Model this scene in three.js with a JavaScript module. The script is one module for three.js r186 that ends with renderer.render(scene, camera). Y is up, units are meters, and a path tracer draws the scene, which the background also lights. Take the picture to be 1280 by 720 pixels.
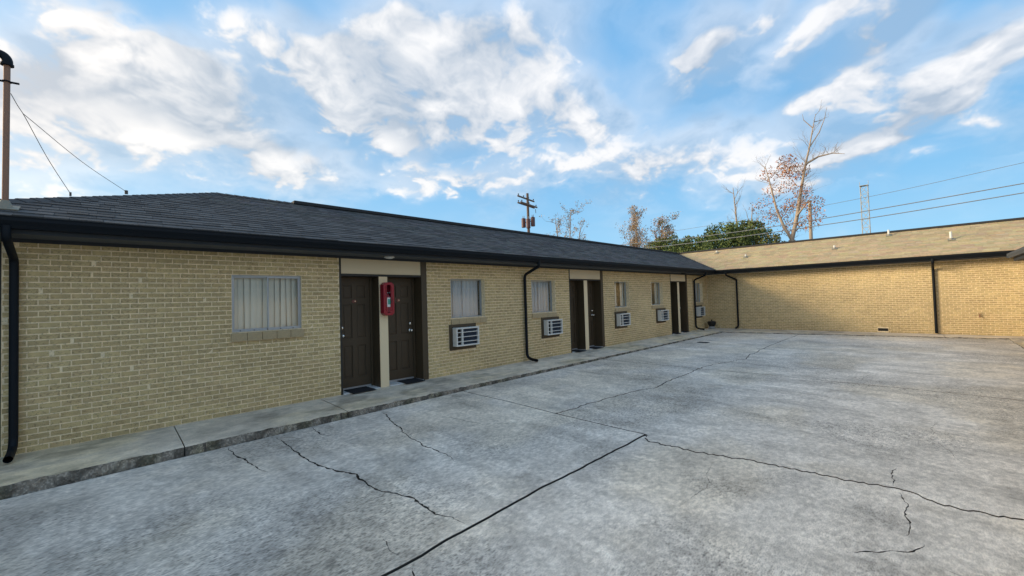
import * as THREE from 'three';
import { mergeGeometries } from 'three/addons/utils/BufferGeometryUtils.js';
import { RoundedBoxGeometry } from 'three/addons/geometries/RoundedBoxGeometry.js';

// ---------------------------------------------------------------- camera, sky, sun, exposure
const scene = new THREE.Scene();
const camera = new THREE.PerspectiveCamera(70.22, 1280 / 720, 0.05, 900);
camera.position.set(7.153, 1.5575, 0);
camera.up.set(0.04029, 0.99919, -0.00172);
camera.lookAt(7.153 - 0.71383, 1.5575 + 0.02758, -0.69977);

const EXPOSURE = 1.25;
const SUN = new THREE.Vector3(-0.708, 0.282, 0.66).normalize();   // low, behind the left wing

const sun = new THREE.DirectionalLight(new THREE.Color().setRGB(1.0, 0.83, 0.56), 3.2);
sun.position.copy(SUN).multiplyScalar(70); sun.target.position.set(0, 0, 0);
sun.castShadow = true; sun.shadow.mapSize.set(4096, 4096); sun.shadow.radius = 34;
Object.assign(sun.shadow.camera, { left: -60, right: 60, top: 60, bottom: -60, near: 1, far: 220 });
scene.add(sun, sun.target);

const renderer = new THREE.WebGLRenderer({ antialias: true });
renderer.toneMapping = THREE.LinearToneMapping;
renderer.toneMappingExposure = EXPOSURE;
renderer.shadowMap.enabled = true;

// ---------------------------------------------------------------- random numbers and noise
function rngOf(seed) {
  let a = seed >>> 0;
  return () => { a = (a + 0x6D2B79F5) | 0; let t = Math.imul(a ^ (a >>> 15), 1 | a); t = (t + Math.imul(t ^ (t >>> 7), 61 | t)) ^ t; return ((t ^ (t >>> 14)) >>> 0) / 4294967296; };
}
const rand = rngOf(77);
const rr = (a, b) => a + (b - a) * rand();
const HN = new Float32Array(4096); { const r = rngOf(5); for (let i = 0; i < 4096; i++) HN[i] = r(); }
const PERM = new Uint16Array(8192); { const r = rngOf(9); const p = [...Array(4096).keys()]; for (let i = 4095; i > 0; i--) { const j = (r() * (i + 1)) | 0; [p[i], p[j]] = [p[j], p[i]]; } for (let i = 0; i < 8192; i++) PERM[i] = p[i & 4095]; }
function n2(x, y) {
  const xi = Math.floor(x), yi = Math.floor(y); let fx = x - xi, fy = y - yi;
  fx = fx * fx * fx * (fx * (fx * 6 - 15) + 10); fy = fy * fy * fy * (fy * (fy * 6 - 15) + 10);
  const a = PERM[xi & 4095], b = PERM[(xi + 1) & 4095], y0 = yi & 4095, y1 = (yi + 1) & 4095;
  const v00 = HN[PERM[a + y0]], v10 = HN[PERM[b + y0]], v01 = HN[PERM[a + y1]], v11 = HN[PERM[b + y1]];
  return (v00 + (v10 - v00) * fx) + ((v01 + (v11 - v01) * fx) - (v00 + (v10 - v00) * fx)) * fy;
}
function fbm(x, y, oct, gain = 0.5) {
  let s = 0, a = 1, t = 0;
  for (let i = 0; i < oct; i++) { s += a * n2(x, y); t += a; a *= gain; const nx = x * 1.61 - y * 1.23 + 17.3, ny = x * 1.23 + y * 1.61 + 9.1; x = nx; y = ny; }
  return s / t;
}
const clamp = (v, a = 0, b = 1) => Math.min(b, Math.max(a, v));
const smooth = (a, b, v) => { const t = clamp((v - a) / (b - a)); return t * t * (3 - 2 * t); };
const lerp = (a, b, t) => a + (b - a) * t;

// ---------------------------------------------------------------- the sky: air and broken cloud, as one panorama
{
  const W = 4096, H = 2048, data = new Float32Array(W * H * 4), D = Math.PI / 180;
  // cloud banks: azimuth (0 = -z, negative towards -x), elevation, half sizes, tilt, strength, greyness (degrees)
  const banks = [
    [-91, 22.2, 13, 3.2, 14, 0.95, 0.75], [-89.5, 25.4, 4.2, 1.7, -12, 0.8, 0.0], [-85, 24.4, 3.2, 1.4, -10, 0.7, 0.1], [-93, 27, 3, 1.2, -10, 0.6, 0.0], [-97, 29, 3, 1.6, 0, 0.7, 0.15],
    [-80, 21, 7, 3.2, -12, 0.7, 0.7], [-88, 16.8, 12, 2.8, -6, 0.85, 0.3], [-75, 17.2, 7, 1.8, -8, 0.75, 0.35], [-95, 12, 9, 2.2, 0, 0.55, 0.15], [-76, 30, 3.4, 2.2, -30, 0.55, 0.1],
    [-54, 26, 12.5, 5.6, -4, 1.05, 0.55], [-67, 27, 4.5, 2.2, -35, 0.8, 0.0], [-63, 21.6, 4.2, 1.5, -18, 0.75, 0.05], [-49, 33, 11, 3.6, 8, 0.72, 0.45], [-35, 24, 7.5, 3.8, -20, 0.7, 0.4], [-62, 33, 5, 1.5, 30, 0.4, 0.1],
    [-58.5, 16.8, 1.7, 2.2, 20, 0.75, 0.0], [-61, 14.5, 2, 1, 0, 0.6, 0.05], [-52, 16.6, 4.2, 1.2, -6, 0.6, 0.1], [-38, 17.6, 15, 2.6, 2, 0.6, 0.25], [-22, 16.5, 8, 1.4, 2, 0.45, 0.4], [-15, 13.4, 4, 1.8, 30, 0.45, 0.1],
    [-18, 28.2, 2.8, 2.4, 25, 0.75, 0.35], [-20.8, 26.6, 1.8, 1.3, 20, 0.7, 0.1], [-12, 30.2, 2.2, 1.2, 40, 0.55, 0.2], [-7.2, 28.2, 5.4, 1.05, 42, 0.85, 0.05], [-2.5, 26, 5.5, 1.5, 42, 0.6, 0.85],
    [-3.6, 21.6, 3.4, 0.9, 26, 0.7, 0.05], [3.2, 20.6, 4.4, 1.1, 20, 0.7, 0.1], [0.5, 18.4, 6.5, 1.8, 24, 0.65, 0.7], [-2, 16, 6.5, 0.75, 24, 0.65, 0.1], [-7.5, 13.2, 4.6, 0.6, 22, 0.5, 0.15], [9, 17, 6, 1.4, 22, 0.5, 0.3],
  ].map(([a, e, ra, re, t, w, g]) => (a > -30 ? [a, e, ra * 1.15, re * 1.55, t, w * 1.12, Math.min(1, g + 0.15)] : [a, e, ra, re, t, w, g])).map(([a, e, ra, re, t, w, g]) => [a, e, ra, re, Math.cos(t * D), Math.sin(t * D), w, g]);
  const sAz = Math.atan2(SUN.x, -SUN.z) / D;
  for (let j = 0; j < H; j++) {
    const el = ((j + 0.5) / H - 0.5) * Math.PI, e = el / D, ce = Math.cos(el), y = Math.sin(el);
    for (let i = 0; i < W; i++) {
      const phi = ((i + 0.5) / W - 0.5) * 2 * Math.PI, x = ce * Math.cos(phi), z = ce * Math.sin(phi), o = (j * W + i) * 4;
      let r, g, b;
      const cosS = x * SUN.x + y * SUN.y + z * SUN.z, angS = Math.acos(clamp(cosS, -1, 1)) / D;
      const h = Math.exp(-Math.max(e, 0) / 12), glow = Math.exp(-angS / 34), core = Math.exp(-angS / 8.5) * 4.0;
      r = lerp(0.066, 0.33, h); g = lerp(0.275, 0.57, h); b = lerp(0.55, 0.72, h);
      r += glow * (0.24 + 0.35 * h) + core * 1.5; g += glow * (0.20 + 0.2 * h) + core * 1.15; b += glow * 0.1 + core * 0.75;
      if (e > -1.5) {
        const az = Math.atan2(x, -z) / D;
        // warped domain so that cloud edges billow
        const k = 1 / (y + 0.34), px = x * k, pz = z * k;
        const wx = fbm(px * 4.6 + 4, pz * 4.6 + 8, 4), wz = fbm(px * 4.6 + 40, pz * 4.6 - 8, 4);
        const qx = px + (wx - 0.5) * 0.12, qz = pz + (wz - 0.5) * 0.12;
        const big = fbm(qx * 3.4 + 11, qz * 3.4 + 3, 4), fine = fbm(qx * 11 + 2, qz * 11 + 31, 7, 0.58);
        let m = 0, gw = 0, gs = 0;
        const azw = az + (wx - 0.5) * 7 + (fine - 0.5) * 5, ew = e + (wz - 0.5) * 4 + (fine - 0.5) * 4;
        for (const B of banks) {
          let da = azw - B[0]; if (da > 180) da -= 360; else if (da < -180) da += 360;
          if (Math.abs(da) > 40) continue;
          da *= Math.cos(B[1] * D); const de = ew - B[1];
          const p = (da * B[4] + de * B[5]) / B[2], q = (-da * B[5] + de * B[4]) / B[3], d2 = p * p + q * q;
          if (d2 < 7) { const v = B[6] * Math.exp(-d2 * 0.75); m += v; gw += v * v; gs += v * v * clamp(B[7] - q * 0.3 - p * 0.12); }
        }
        // elsewhere the same broken cover goes on
        const away = smooth(12, 40, Math.max(az < -103 ? Math.min(-103 - az, 60) : az > 13 ? Math.min(az - 13, 60) : 0, e > 38 ? (e - 38) * 1.6 : 0));
        const gen = (smooth(0.32, 0.56, big) * 1.1) * away;
        let grey = gw > 0.002 ? gs / gw : 0.4;
        grey = lerp(grey, smooth(0.5, 0.78, big), away);
        const dens = Math.min(m, 1.25) + gen + (fine - 0.5) * 1.35 + (big - 0.5) * 0.4;
        const veil = smooth(-0.1, 1.0, m * 1.1 + gen * 0.7 + (big - 0.44) * 0.9) * 0.52;
        const cover = Math.max(smooth(0.40, 1.0, dens) * 0.93, veil) * smooth(-1, 5, e);
        const body = clamp(grey * 1.05 + (0.54 - fine) * 1.9 - smooth(0.85, 0.45, dens) * 0.15);
        const warm = clamp(glow * 1.3 + h * 0.25);
        const cr = lerp(0.68, 0.31, body) + warm * 0.07 + core * 1.4, cg = lerp(0.675, 0.37, body) + warm * 0.04 + core * 0.95, cb = lerp(0.685, 0.455, body) - warm * 0.04 + core * 0.7;
        r = lerp(r, cr, cover); g = lerp(g, cg, cover); b = lerp(b, cb, cover);
      }
      if (e < 0) { const t = smooth(0, -4, e); r = lerp(r, 0.10, t); g = lerp(g, 0.10, t); b = lerp(b, 0.09, t); }
      const SK = 1.5 / EXPOSURE;
      data[o] = r * SK; data[o + 1] = g * SK; data[o + 2] = b * SK; data[o + 3] = 1;
    }
  }
  const sky = new THREE.DataTexture(data, W, H, THREE.RGBAFormat, THREE.FloatType);
  sky.mapping = THREE.EquirectangularReflectionMapping; sky.magFilter = THREE.LinearFilter; sky.minFilter = THREE.LinearFilter;
  sky.wrapS = THREE.RepeatWrapping; sky.needsUpdate = true;
  scene.background = sky; scene.environment = sky;
}
console.log('sky done');

// ---------------------------------------------------------------- textures (what surfaces are made of)
function texture(w, h, fn, { srgb = true, rx = 1, ry = 1 } = {}) {
  const d = new Uint8Array(w * h * 4), c = [0, 0, 0];
  const enc = (v) => srgb ? 255 * (v <= 0.0031308 ? 12.92 * v : 1.055 * Math.pow(v, 1 / 2.4) - 0.055) : 255 * v;
  for (let j = 0; j < h; j++) for (let i = 0; i < w; i++) {
    fn(i / w, j / h, c); const o = (j * w + i) * 4;
    d[o] = clamp(enc(clamp(c[0])), 0, 255); d[o + 1] = clamp(enc(clamp(c[1])), 0, 255); d[o + 2] = clamp(enc(clamp(c[2])), 0, 255); d[o + 3] = 255;
  }
  const t = new THREE.DataTexture(d, w, h, THREE.RGBAFormat);
  t.magFilter = THREE.LinearFilter; t.minFilter = THREE.LinearMipmapLinearFilter; t.generateMipmaps = true;
  t.wrapS = t.wrapT = THREE.RepeatWrapping; if (srgb) t.colorSpace = THREE.SRGBColorSpace;
  t.repeat.set(rx, ry); t.needsUpdate = true; return t;
}
const grit = rngOf(31);
// lot concrete: u covers x 0..10 m, v covers s -8..20 m
const LOTX = 10, LOTS = 28;
const concreteMap = texture(2048, 2048, (u, v, c) => {
  const x = u * LOTX, s = v * LOTS - 8;
  const cloudy = fbm(x * 0.5 + 3, s * 0.4 + 7, 4), mid = fbm(x * 1.9 + 31, s * 1.5 + 2, 4), drag = fbm(x * 0.9 + 60, s * 4.6 + 5, 4), small = fbm(x * 7 + 31, s * 7 + 12, 4);
  const worn = smooth(0.40, 0.66, fbm(x * 0.75 + 90, s * 0.65 + 44, 4)), gr = grit(), speck = n2(x * 75, s * 60), grain = n2(x * 38 + 5, s * 30) - 0.5, grain2 = n2(x * 17 + 8, s * 14) - 0.5;
  const blot = fbm(x * 3.4 + 71, s * 2.8 + 19, 5, 0.6);
  let l = 0.60 + (cloudy - 0.5) * 0.12 + (mid - 0.5) * 0.15 + (drag - 0.5) * 0.20 + (small - 0.5) * 0.13 + (blot - 0.5) * 0.15;
  l *= 1 - smooth(0.55, 0.70, fbm(x * 2.2 + 33, s * 3 + 61, 6, 0.6)) * 0.16;
  l *= 1 - worn * (smooth(0.52, 0.85, speck) * 0.34 + (gr < 0.16 ? 0.28 : 0) + 0.06);        // exposed dark aggregate where the skin has worn off
  l *= 1 - smooth(0.56, 0.70, fbm(x * 1.3 + 14, s * 3.4 + 81, 6, 0.6)) * 0.15;
  l += smooth(0.56, 0.74, fbm(x * 1.6 + 200, s * 3.6 + 11, 6, 0.6)) * 0.08;                        // pale leached patches
  l *= (0.82 + 0.36 * gr) * (1 + grain * 0.40 + grain2 * 0.12);
  const tan = smooth(0.42, 0.7, fbm(x * 0.9 + 150, s * 0.8 + 120, 4));
  c[0] = l * lerp(1.07, 1.10, tan); c[1] = l * lerp(0.98, 0.975, tan); c[2] = l * lerp(0.86, 0.80, tan);
});
const concreteBump = texture(512, 512, (u, v, c) => { const l = 0.5 * grit() + 0.5 * n2(u * 96, v * 96); c[0] = c[1] = c[2] = l; }, { srgb: false, rx: 14, ry: 38 });
const walkMap = texture(512, 2048, (u, v, c) => {                          // 3 m by 26 m, laid without repeating
  const x = u * 3, s = v * 26;
  let l = 0.58 + (fbm(x * 1.6, s * 0.9, 4) - 0.5) * 0.30 + (fbm(x * 8, s * 6, 5, 0.6) - 0.5) * 0.42;
  l *= 1 - smooth(0.54, 0.70, fbm(x * 3.4 + 9, s * 2.2 + 5, 4)) * 0.30; l *= 0.84 + 0.32 * grit();
  const t = smooth(0.40, 0.68, fbm(x * 1.2 + 50, s * 0.8 + 20, 4)); c[0] = l * lerp(1.10, 1.15, t); c[1] = l * 0.96; c[2] = l * lerp(0.77, 0.66, t);
}, { rx: 1 / 3, ry: 1 / 26 });
const kerbMap = texture(1024, 1024, (u, v, c) => {                         // broken edge: cement, exposed pebbles, soil and algae
  const peb = n2(u * 120, v * 120), peb2 = n2(u * 60 + 9, v * 60 + 4), soil = fbm(u * 9 + 3, v * 14 + 8, 4);
  let l = 0.27 + smooth(0.55, 0.8, peb) * 0.16 + (peb2 - 0.5) * 0.18; l *= 1 - smooth(0.42, 0.64, soil) * 0.55; l *= 0.75 + 0.5 * grit();
  const al = smooth(0.5, 0.7, fbm(u * 5 + 70, v * 5, 3)); c[0] = l * 1.10; c[1] = l * lerp(0.97, 1.0, al); c[2] = l * lerp(0.80, 0.70, al);
}, { rx: 1 / 1.6, ry: 1 / 1.6 });
const fineBump = texture(256, 256, (u, v, c) => { c[0] = c[1] = c[2] = 0.6 * grit() + 0.4 * n2(u * 40, v * 40); }, { srgb: false, rx: 2.5, ry: 2.5 });
const brickMap = texture(512, 512, (u, v, c) => {                          // 0.8 m tile, multiplies the brick's own colour
  let l = 0.86 + (fbm(u * 14, v * 18, 4) - 0.5) * 0.42 + (grit() - 0.5) * 0.22;
  l *= 1 - smooth(0.66, 0.76, fbm(u * 60 + 4, v * 60, 2)) * 0.35; const t = fbm(u * 9 + 20, v * 9 + 3, 2);
  c[0] = l; c[1] = l * lerp(1.0, 0.97, t); c[2] = l * lerp(1.0, 0.9, t);
}, { rx: 1 / 0.8, ry: 1 / 0.8 });
const shingleMap = texture(512, 512, (u, v, c) => {                        // 0.5 m tile of mineral granules
  const l = 0.78 + (grit() - 0.5) * 0.55 + (fbm(u * 12, v * 12, 3) - 0.5) * 0.3; c[0] = l; c[1] = l; c[2] = l;
}, { rx: 2, ry: 2 });
console.log('textures done');

// ---------------------------------------------------------------- materials
const std = (r, g, b, o = {}) => new THREE.MeshStandardMaterial({ color: new THREE.Color().setRGB(r, g, b), roughness: 0.9, metalness: 0, ...o });
const M = {
  lot: new THREE.MeshStandardMaterial({ map: concreteMap, roughness: 0.82, bumpMap: concreteBump, bumpScale: 0.004 }),
  walk: new THREE.MeshStandardMaterial({ map: walkMap, roughness: 0.9, bumpMap: fineBump, bumpScale: 0.003 }),
  kerbFace: new THREE.MeshStandardMaterial({ map: kerbMap, roughness: 1, bumpMap: fineBump, bumpScale: 0.01 }),
  threshold: std(0.58, 0.57, 0.55, { bumpMap: fineBump, bumpScale: 0.002 }),
  dirt: std(0.055, 0.05, 0.043), earth: std(0.13, 0.12, 0.08),
  mortar: std(0.94, 0.78, 0.525, { map: brickMap, bumpMap: fineBump, bumpScale: 0.003 }),
  bricks: std(1, 1, 1, { map: brickMap, bumpMap: fineBump, bumpScale: 0.003, vertexColors: true }),
  brick: [[0.62, 0.475, 0.245], [0.58, 0.44, 0.225], [0.66, 0.51, 0.265], [0.615, 0.46, 0.245], [0.56, 0.425, 0.22]].map(([r, g, b]) => std(r, g, b, { map: brickMap, bumpMap: fineBump, bumpScale: 0.003 })),
  sill: std(0.52, 0.41, 0.25, { map: brickMap, bumpMap: fineBump, bumpScale: 0.003 }),
  slate: [[0.088, 0.090, 0.094], [0.068, 0.070, 0.074], [0.108, 0.110, 0.113], [0.056, 0.058, 0.061]].map(([r, g, b]) => std(r, g, b, { map: shingleMap, roughness: 0.95 })),
  shingles: std(1, 1, 1, { map: shingleMap, vertexColors: true, roughness: 0.95 }),
  deck: std(0.07, 0.07, 0.075), deckTan: std(0.20, 0.165, 0.125, { map: shingleMap }),
  gutter: new THREE.MeshPhysicalMaterial({ color: new THREE.Color().setRGB(0.005, 0.008, 0.012), roughness: 0.55, specularIntensity: 0.35 }), fascia: std(0.026, 0.032, 0.039, { roughness: 0.8 }), soffit: std(0.07, 0.078, 0.086, { roughness: 0.8 }),
  ridge: std(0.022, 0.022, 0.024, { roughness: 0.8 }),
  brown: std(0.060, 0.041, 0.020, { roughness: 0.6 }), door: std(0.060, 0.041, 0.022, { roughness: 0.6 }), darkTrim: std(0.02, 0.018, 0.015, { roughness: 0.6 }),
  cream: std(0.76, 0.62, 0.40, { roughness: 0.75 }), transom: std(0.68, 0.56, 0.37, { roughness: 0.9, bumpMap: fineBump, bumpScale: 0.004 }),
  steel: std(0.72, 0.72, 0.70, { metalness: 1, roughness: 0.25 }), alu: std(0.40, 0.43, 0.46, { metalness: 0.6, roughness: 0.5 }),
  glass: new THREE.MeshPhysicalMaterial({ color: 0xffffff, transmission: 1, thickness: 0, roughness: 0.03, ior: 1.5 }),
  blind: std(0.60, 0.60, 0.51, { roughness: 0.7 }), curtain: std(0.44, 0.49, 0.52, { roughness: 0.9 }),
  white: std(0.66, 0.65, 0.61, { roughness: 0.5 }), black: std(0.012, 0.012, 0.014, { roughness: 0.6 }), louvre: std(0.10, 0.13, 0.19, { roughness: 0.35, metalness: 0.5 }),
  red: std(0.27, 0.006, 0.020, { roughness: 0.35 }), redDark: std(0.16, 0.006, 0.016, { roughness: 0.5 }), green: std(0.05, 0.30, 0.22, { roughness: 0.5 }),
  rubber: std(0.010, 0.010, 0.013, { roughness: 0.85 }), plaque: std(0.16, 0.05, 0.04, { roughness: 0.4 }),
  rust: std(0.30, 0.165, 0.11, { roughness: 0.7, metalness: 0.3 }), lead: std(0.24, 0.22, 0.17, { roughness: 0.7 }), wire: std(0.10, 0.095, 0.09), cable: std(0.20, 0.21, 0.22, { roughness: 0.6 }),
  pole: std(0.17, 0.115, 0.085), paleWood: std(0.40, 0.33, 0.26), transformer: std(0.13, 0.055, 0.05, { roughness: 0.5 }), tower: std(0.46, 0.45, 0.42),
  barkPale: std(0.40, 0.31, 0.23), barkDark: std(0.20, 0.14, 0.10), leaf: new THREE.MeshStandardMaterial({ vertexColors: true, roughness: 0.8, side: THREE.DoubleSide }),
  pot: std(0.014, 0.013, 0.014, { roughness: 0.3 }), stoneGrey: std(0.32, 0.32, 0.31), concretePlain: std(0.4, 0.39, 0.37),
};

// ---------------------------------------------------------------- naming helpers
const taken = new Map();
const numbered = (n) => { const k = taken.get(n) ?? 0; taken.set(n, k + 1); return k ? n + '_' + String(k).padStart(3, '0') : n; };
function shade(o) { o.castShadow = o.receiveShadow = true; return o; }
function mesh(name, geo, mat, parent) { const m = shade(new THREE.Mesh(geo, mat)); m.name = name; parent.add(m); return m; }
function thing(name, label, category, group) { const g = new THREE.Group(); g.name = numbered(name); g.userData = { label, category }; if (group) g.userData.group = group; scene.add(g); return g; }
function sub(name, parent) { const g = new THREE.Group(); g.name = name; parent.add(g); return g; }
function structure(o, name) { o.name = numbered(name); o.userData.kind = 'structure'; scene.add(o); return o; }
const stuff = (m) => { m.userData.kind = 'stuff'; return m; };
const bx = (x0, x1, y0, y1, z0, z1) => { const g = new THREE.BoxGeometry(Math.abs(x1 - x0), Math.abs(y1 - y0), Math.abs(z1 - z0)); g.translate((x0 + x1) / 2, (y0 + y1) / 2, (z0 + z1) / 2); return g; };
const rbx = (x0, x1, y0, y1, z0, z1, r = 0.008) => { const g = new RoundedBoxGeometry(x1 - x0, y1 - y0, z1 - z0, 2, r); g.translate((x0 + x1) / 2, (y0 + y1) / 2, (z0 + z1) / 2); return g; };
const join = (...gs) => mergeGeometries(gs.flat().map((g) => { const h = g.index ? g.toNonIndexed() : g; for (const k of Object.keys(h.attributes)) if (!['position', 'normal', 'uv'].includes(k)) h.deleteAttribute(k); return h; }));
const V = (x, y, z) => new THREE.Vector3(x, y, z);
function tube(pts, r, sides = 10, seg) { const c = new THREE.CatmullRomCurve3(pts.map((p) => p.isVector3 ? p : V(...p)), false, 'centripetal'); return new THREE.TubeGeometry(c, seg ?? pts.length * 6, r, sides, false); }
function rod(a, b, r0, r1 = r0, sides = 8, caps = true) {
  const A = a.isVector3 ? a : V(...a), B = b.isVector3 ? b : V(...b), d = B.clone().sub(A), L = d.length();
  const g = new THREE.CylinderGeometry(r1, r0, L, sides, 1, !caps); g.translate(0, L / 2, 0);
  g.applyQuaternion(new THREE.Quaternion().setFromUnitVectors(V(0, 1, 0), d.normalize())); g.translate(A.x, A.y, A.z); return g;
}
// pieces collected into one mesh; each box has its own colour and metre uv
class Pieces {
  constructor() { this.p = []; this.n = []; this.t = []; this.c = []; }
  quad(a, b, c, d, col, uo = 0, vo = 0) {
    const e1 = [b[0] - a[0], b[1] - a[1], b[2] - a[2]], e2 = [d[0] - a[0], d[1] - a[1], d[2] - a[2]];
    let n = [e1[1] * e2[2] - e1[2] * e2[1], e1[2] * e2[0] - e1[0] * e2[2], e1[0] * e2[1] - e1[1] * e2[0]]; const l = Math.hypot(...n) || 1; n = n.map((v) => v / l);
    const w = Math.hypot(...e1), h = Math.hypot(...e2);
    const P = [a, b, c, a, c, d], T = [[0, 0], [w, 0], [w, h], [0, 0], [w, h], [0, h]];
    for (let i = 0; i < 6; i++) { this.p.push(...P[i]); this.n.push(...n); this.t.push(T[i][0] + uo, T[i][1] + vo); this.c.push(...col); }
  }
  hexa(P, col, faces = 'ftblr') {            // P: 8 corners, back 0-3 then front 4-7 (counter-clockwise seen from the front)
    const uo = rand() * 3, vo = rand() * 3;
    if (faces.includes('f')) this.quad(P[4], P[5], P[6], P[7], col, uo, vo);
    if (faces.includes('t')) this.quad(P[7], P[6], P[2], P[3], col, uo, vo);
    if (faces.includes('b')) this.quad(P[0], P[1], P[5], P[4], col, uo, vo);
    if (faces.includes('r')) this.quad(P[5], P[1], P[2], P[6], col, uo, vo);
    if (faces.includes('l')) this.quad(P[0], P[4], P[7], P[3], col, uo, vo);
  }
  geo() {
    const g = new THREE.BufferGeometry();
    g.setAttribute('position', new THREE.Float32BufferAttribute(this.p, 3)); g.setAttribute('normal', new THREE.Float32BufferAttribute(this.n, 3));
    g.setAttribute('uv', new THREE.Float32BufferAttribute(this.t, 2)); g.setAttribute('color', new THREE.Float32BufferAttribute(this.c, 3)); return g;
  }
}
function polys(list) {                        // flat polygons (each an array of [x,y,z], fan triangulated)
  const P = new Pieces(); for (const q of list) { for (let i = 1; i + 1 < q.length; i++) { const a = q[0], b = q[i], c = q[i + 1]; const u = V(...b).sub(V(...a)), w = V(...c).sub(V(...a)), n = u.cross(w).normalize(); for (const v of [a, b, c]) { P.p.push(...v); P.n.push(n.x, n.y, n.z); P.t.push(v[0], v[1] + v[2]); P.c.push(1, 1, 1); } } }
  const g = P.geo(); g.deleteAttribute('color'); return g;
}

// ---------------------------------------------------------------- dimensions shared by the wings (metres)
const LW = 19.5;                 // distance from the camera's cross line to the cross wing's wall
const PITCH = 0.405, EAVE_Y = 2.564, EAVE_Z = 0.6, RIDGE_Z = -2.3, RIDGE_Y = EAVE_Y + PITCH * (EAVE_Z - RIDGE_Z);
const WALL_TOP = 2.40, BP = 0.17, BH = 0.0659;
const roofY = (z) => EAVE_Y + PITCH * (EAVE_Z - z);
const lotY = (s) => { const N = [[-9, -0.22], [4.52, -0.08], [9.1, -0.062], [13.6, -0.052], [20, -0.047]]; for (let i = 1; i < N.length; i++) if (s <= N[i][0] || i === N.length - 1) return lerp(N[i - 1][1], N[i][1], (s - N[i - 1][0]) / (N[i][0] - N[i - 1][0])); };

// ---------------------------------------------------------------- ground, lot, walkways
{
  const g = new THREE.CircleGeometry(700, 48); g.rotateX(-Math.PI / 2); g.translate(0, -0.34, 0);
  structure(shade(new THREE.Mesh(g, M.earth)), 'ground');
}
function jag(pts, step, amp, seed, keepEnds = true) {     // midpoint-jittered polyline in (x, s)
  const r = rngOf(seed), out = []; let drift = 0;
  for (let i = 0; i + 1 < pts.length; i++) {
    const [ax, as] = pts[i], [bx_, bs] = pts[i + 1], L = Math.hypot(bx_ - ax, bs - as), n = Math.max(1, Math.round(L / step)), nx = -(bs - as) / L, ns = (bx_ - ax) / L;
    for (let k = 0; k < n; k++) { drift = drift * 0.72 + (r() - 0.5) * amp; const t = k / n, e = (i === 0 && k === 0) ? 0 : 1; out.push([ax + (bx_ - ax) * t + nx * drift * e, as + (bs - as) * t + ns * drift * e]); }
  }
  out.push(pts[pts.length - 1]); return out;
}
function crackHole(pts, width, seed, amp = 0.035) {
  const line = jag(jag(pts, 0.16, amp * 1.6, seed + 7), 0.03, amp * 0.55, seed), r = rngOf(seed + 1), left = [], right = [], n = line.length;
  for (let i = 0; i < n; i++) {
    const a = line[Math.max(0, i - 1)], b = line[Math.min(n - 1, i + 1)], L = Math.hypot(b[0] - a[0], b[1] - a[1]) || 1, nx = -(b[1] - a[1]) / L, ns = (b[0] - a[0]) / L;
    const taper = Math.min(1, i / (n * 0.12 + 1), (n - 1 - i) / (n * 0.2 + 1)) * 0.85 + 0.15, w = width * taper * (0.3 + 1.1 * r() * r()) / 2;
    left.push(new THREE.Vector2(line[i][0] + nx * w, line[i][1] + ns * w)); right.push(new THREE.Vector2(line[i][0] - nx * w, line[i][1] - ns * w));
  }
  return new THREE.Path(left.concat(right.reverse()));
}
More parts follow.
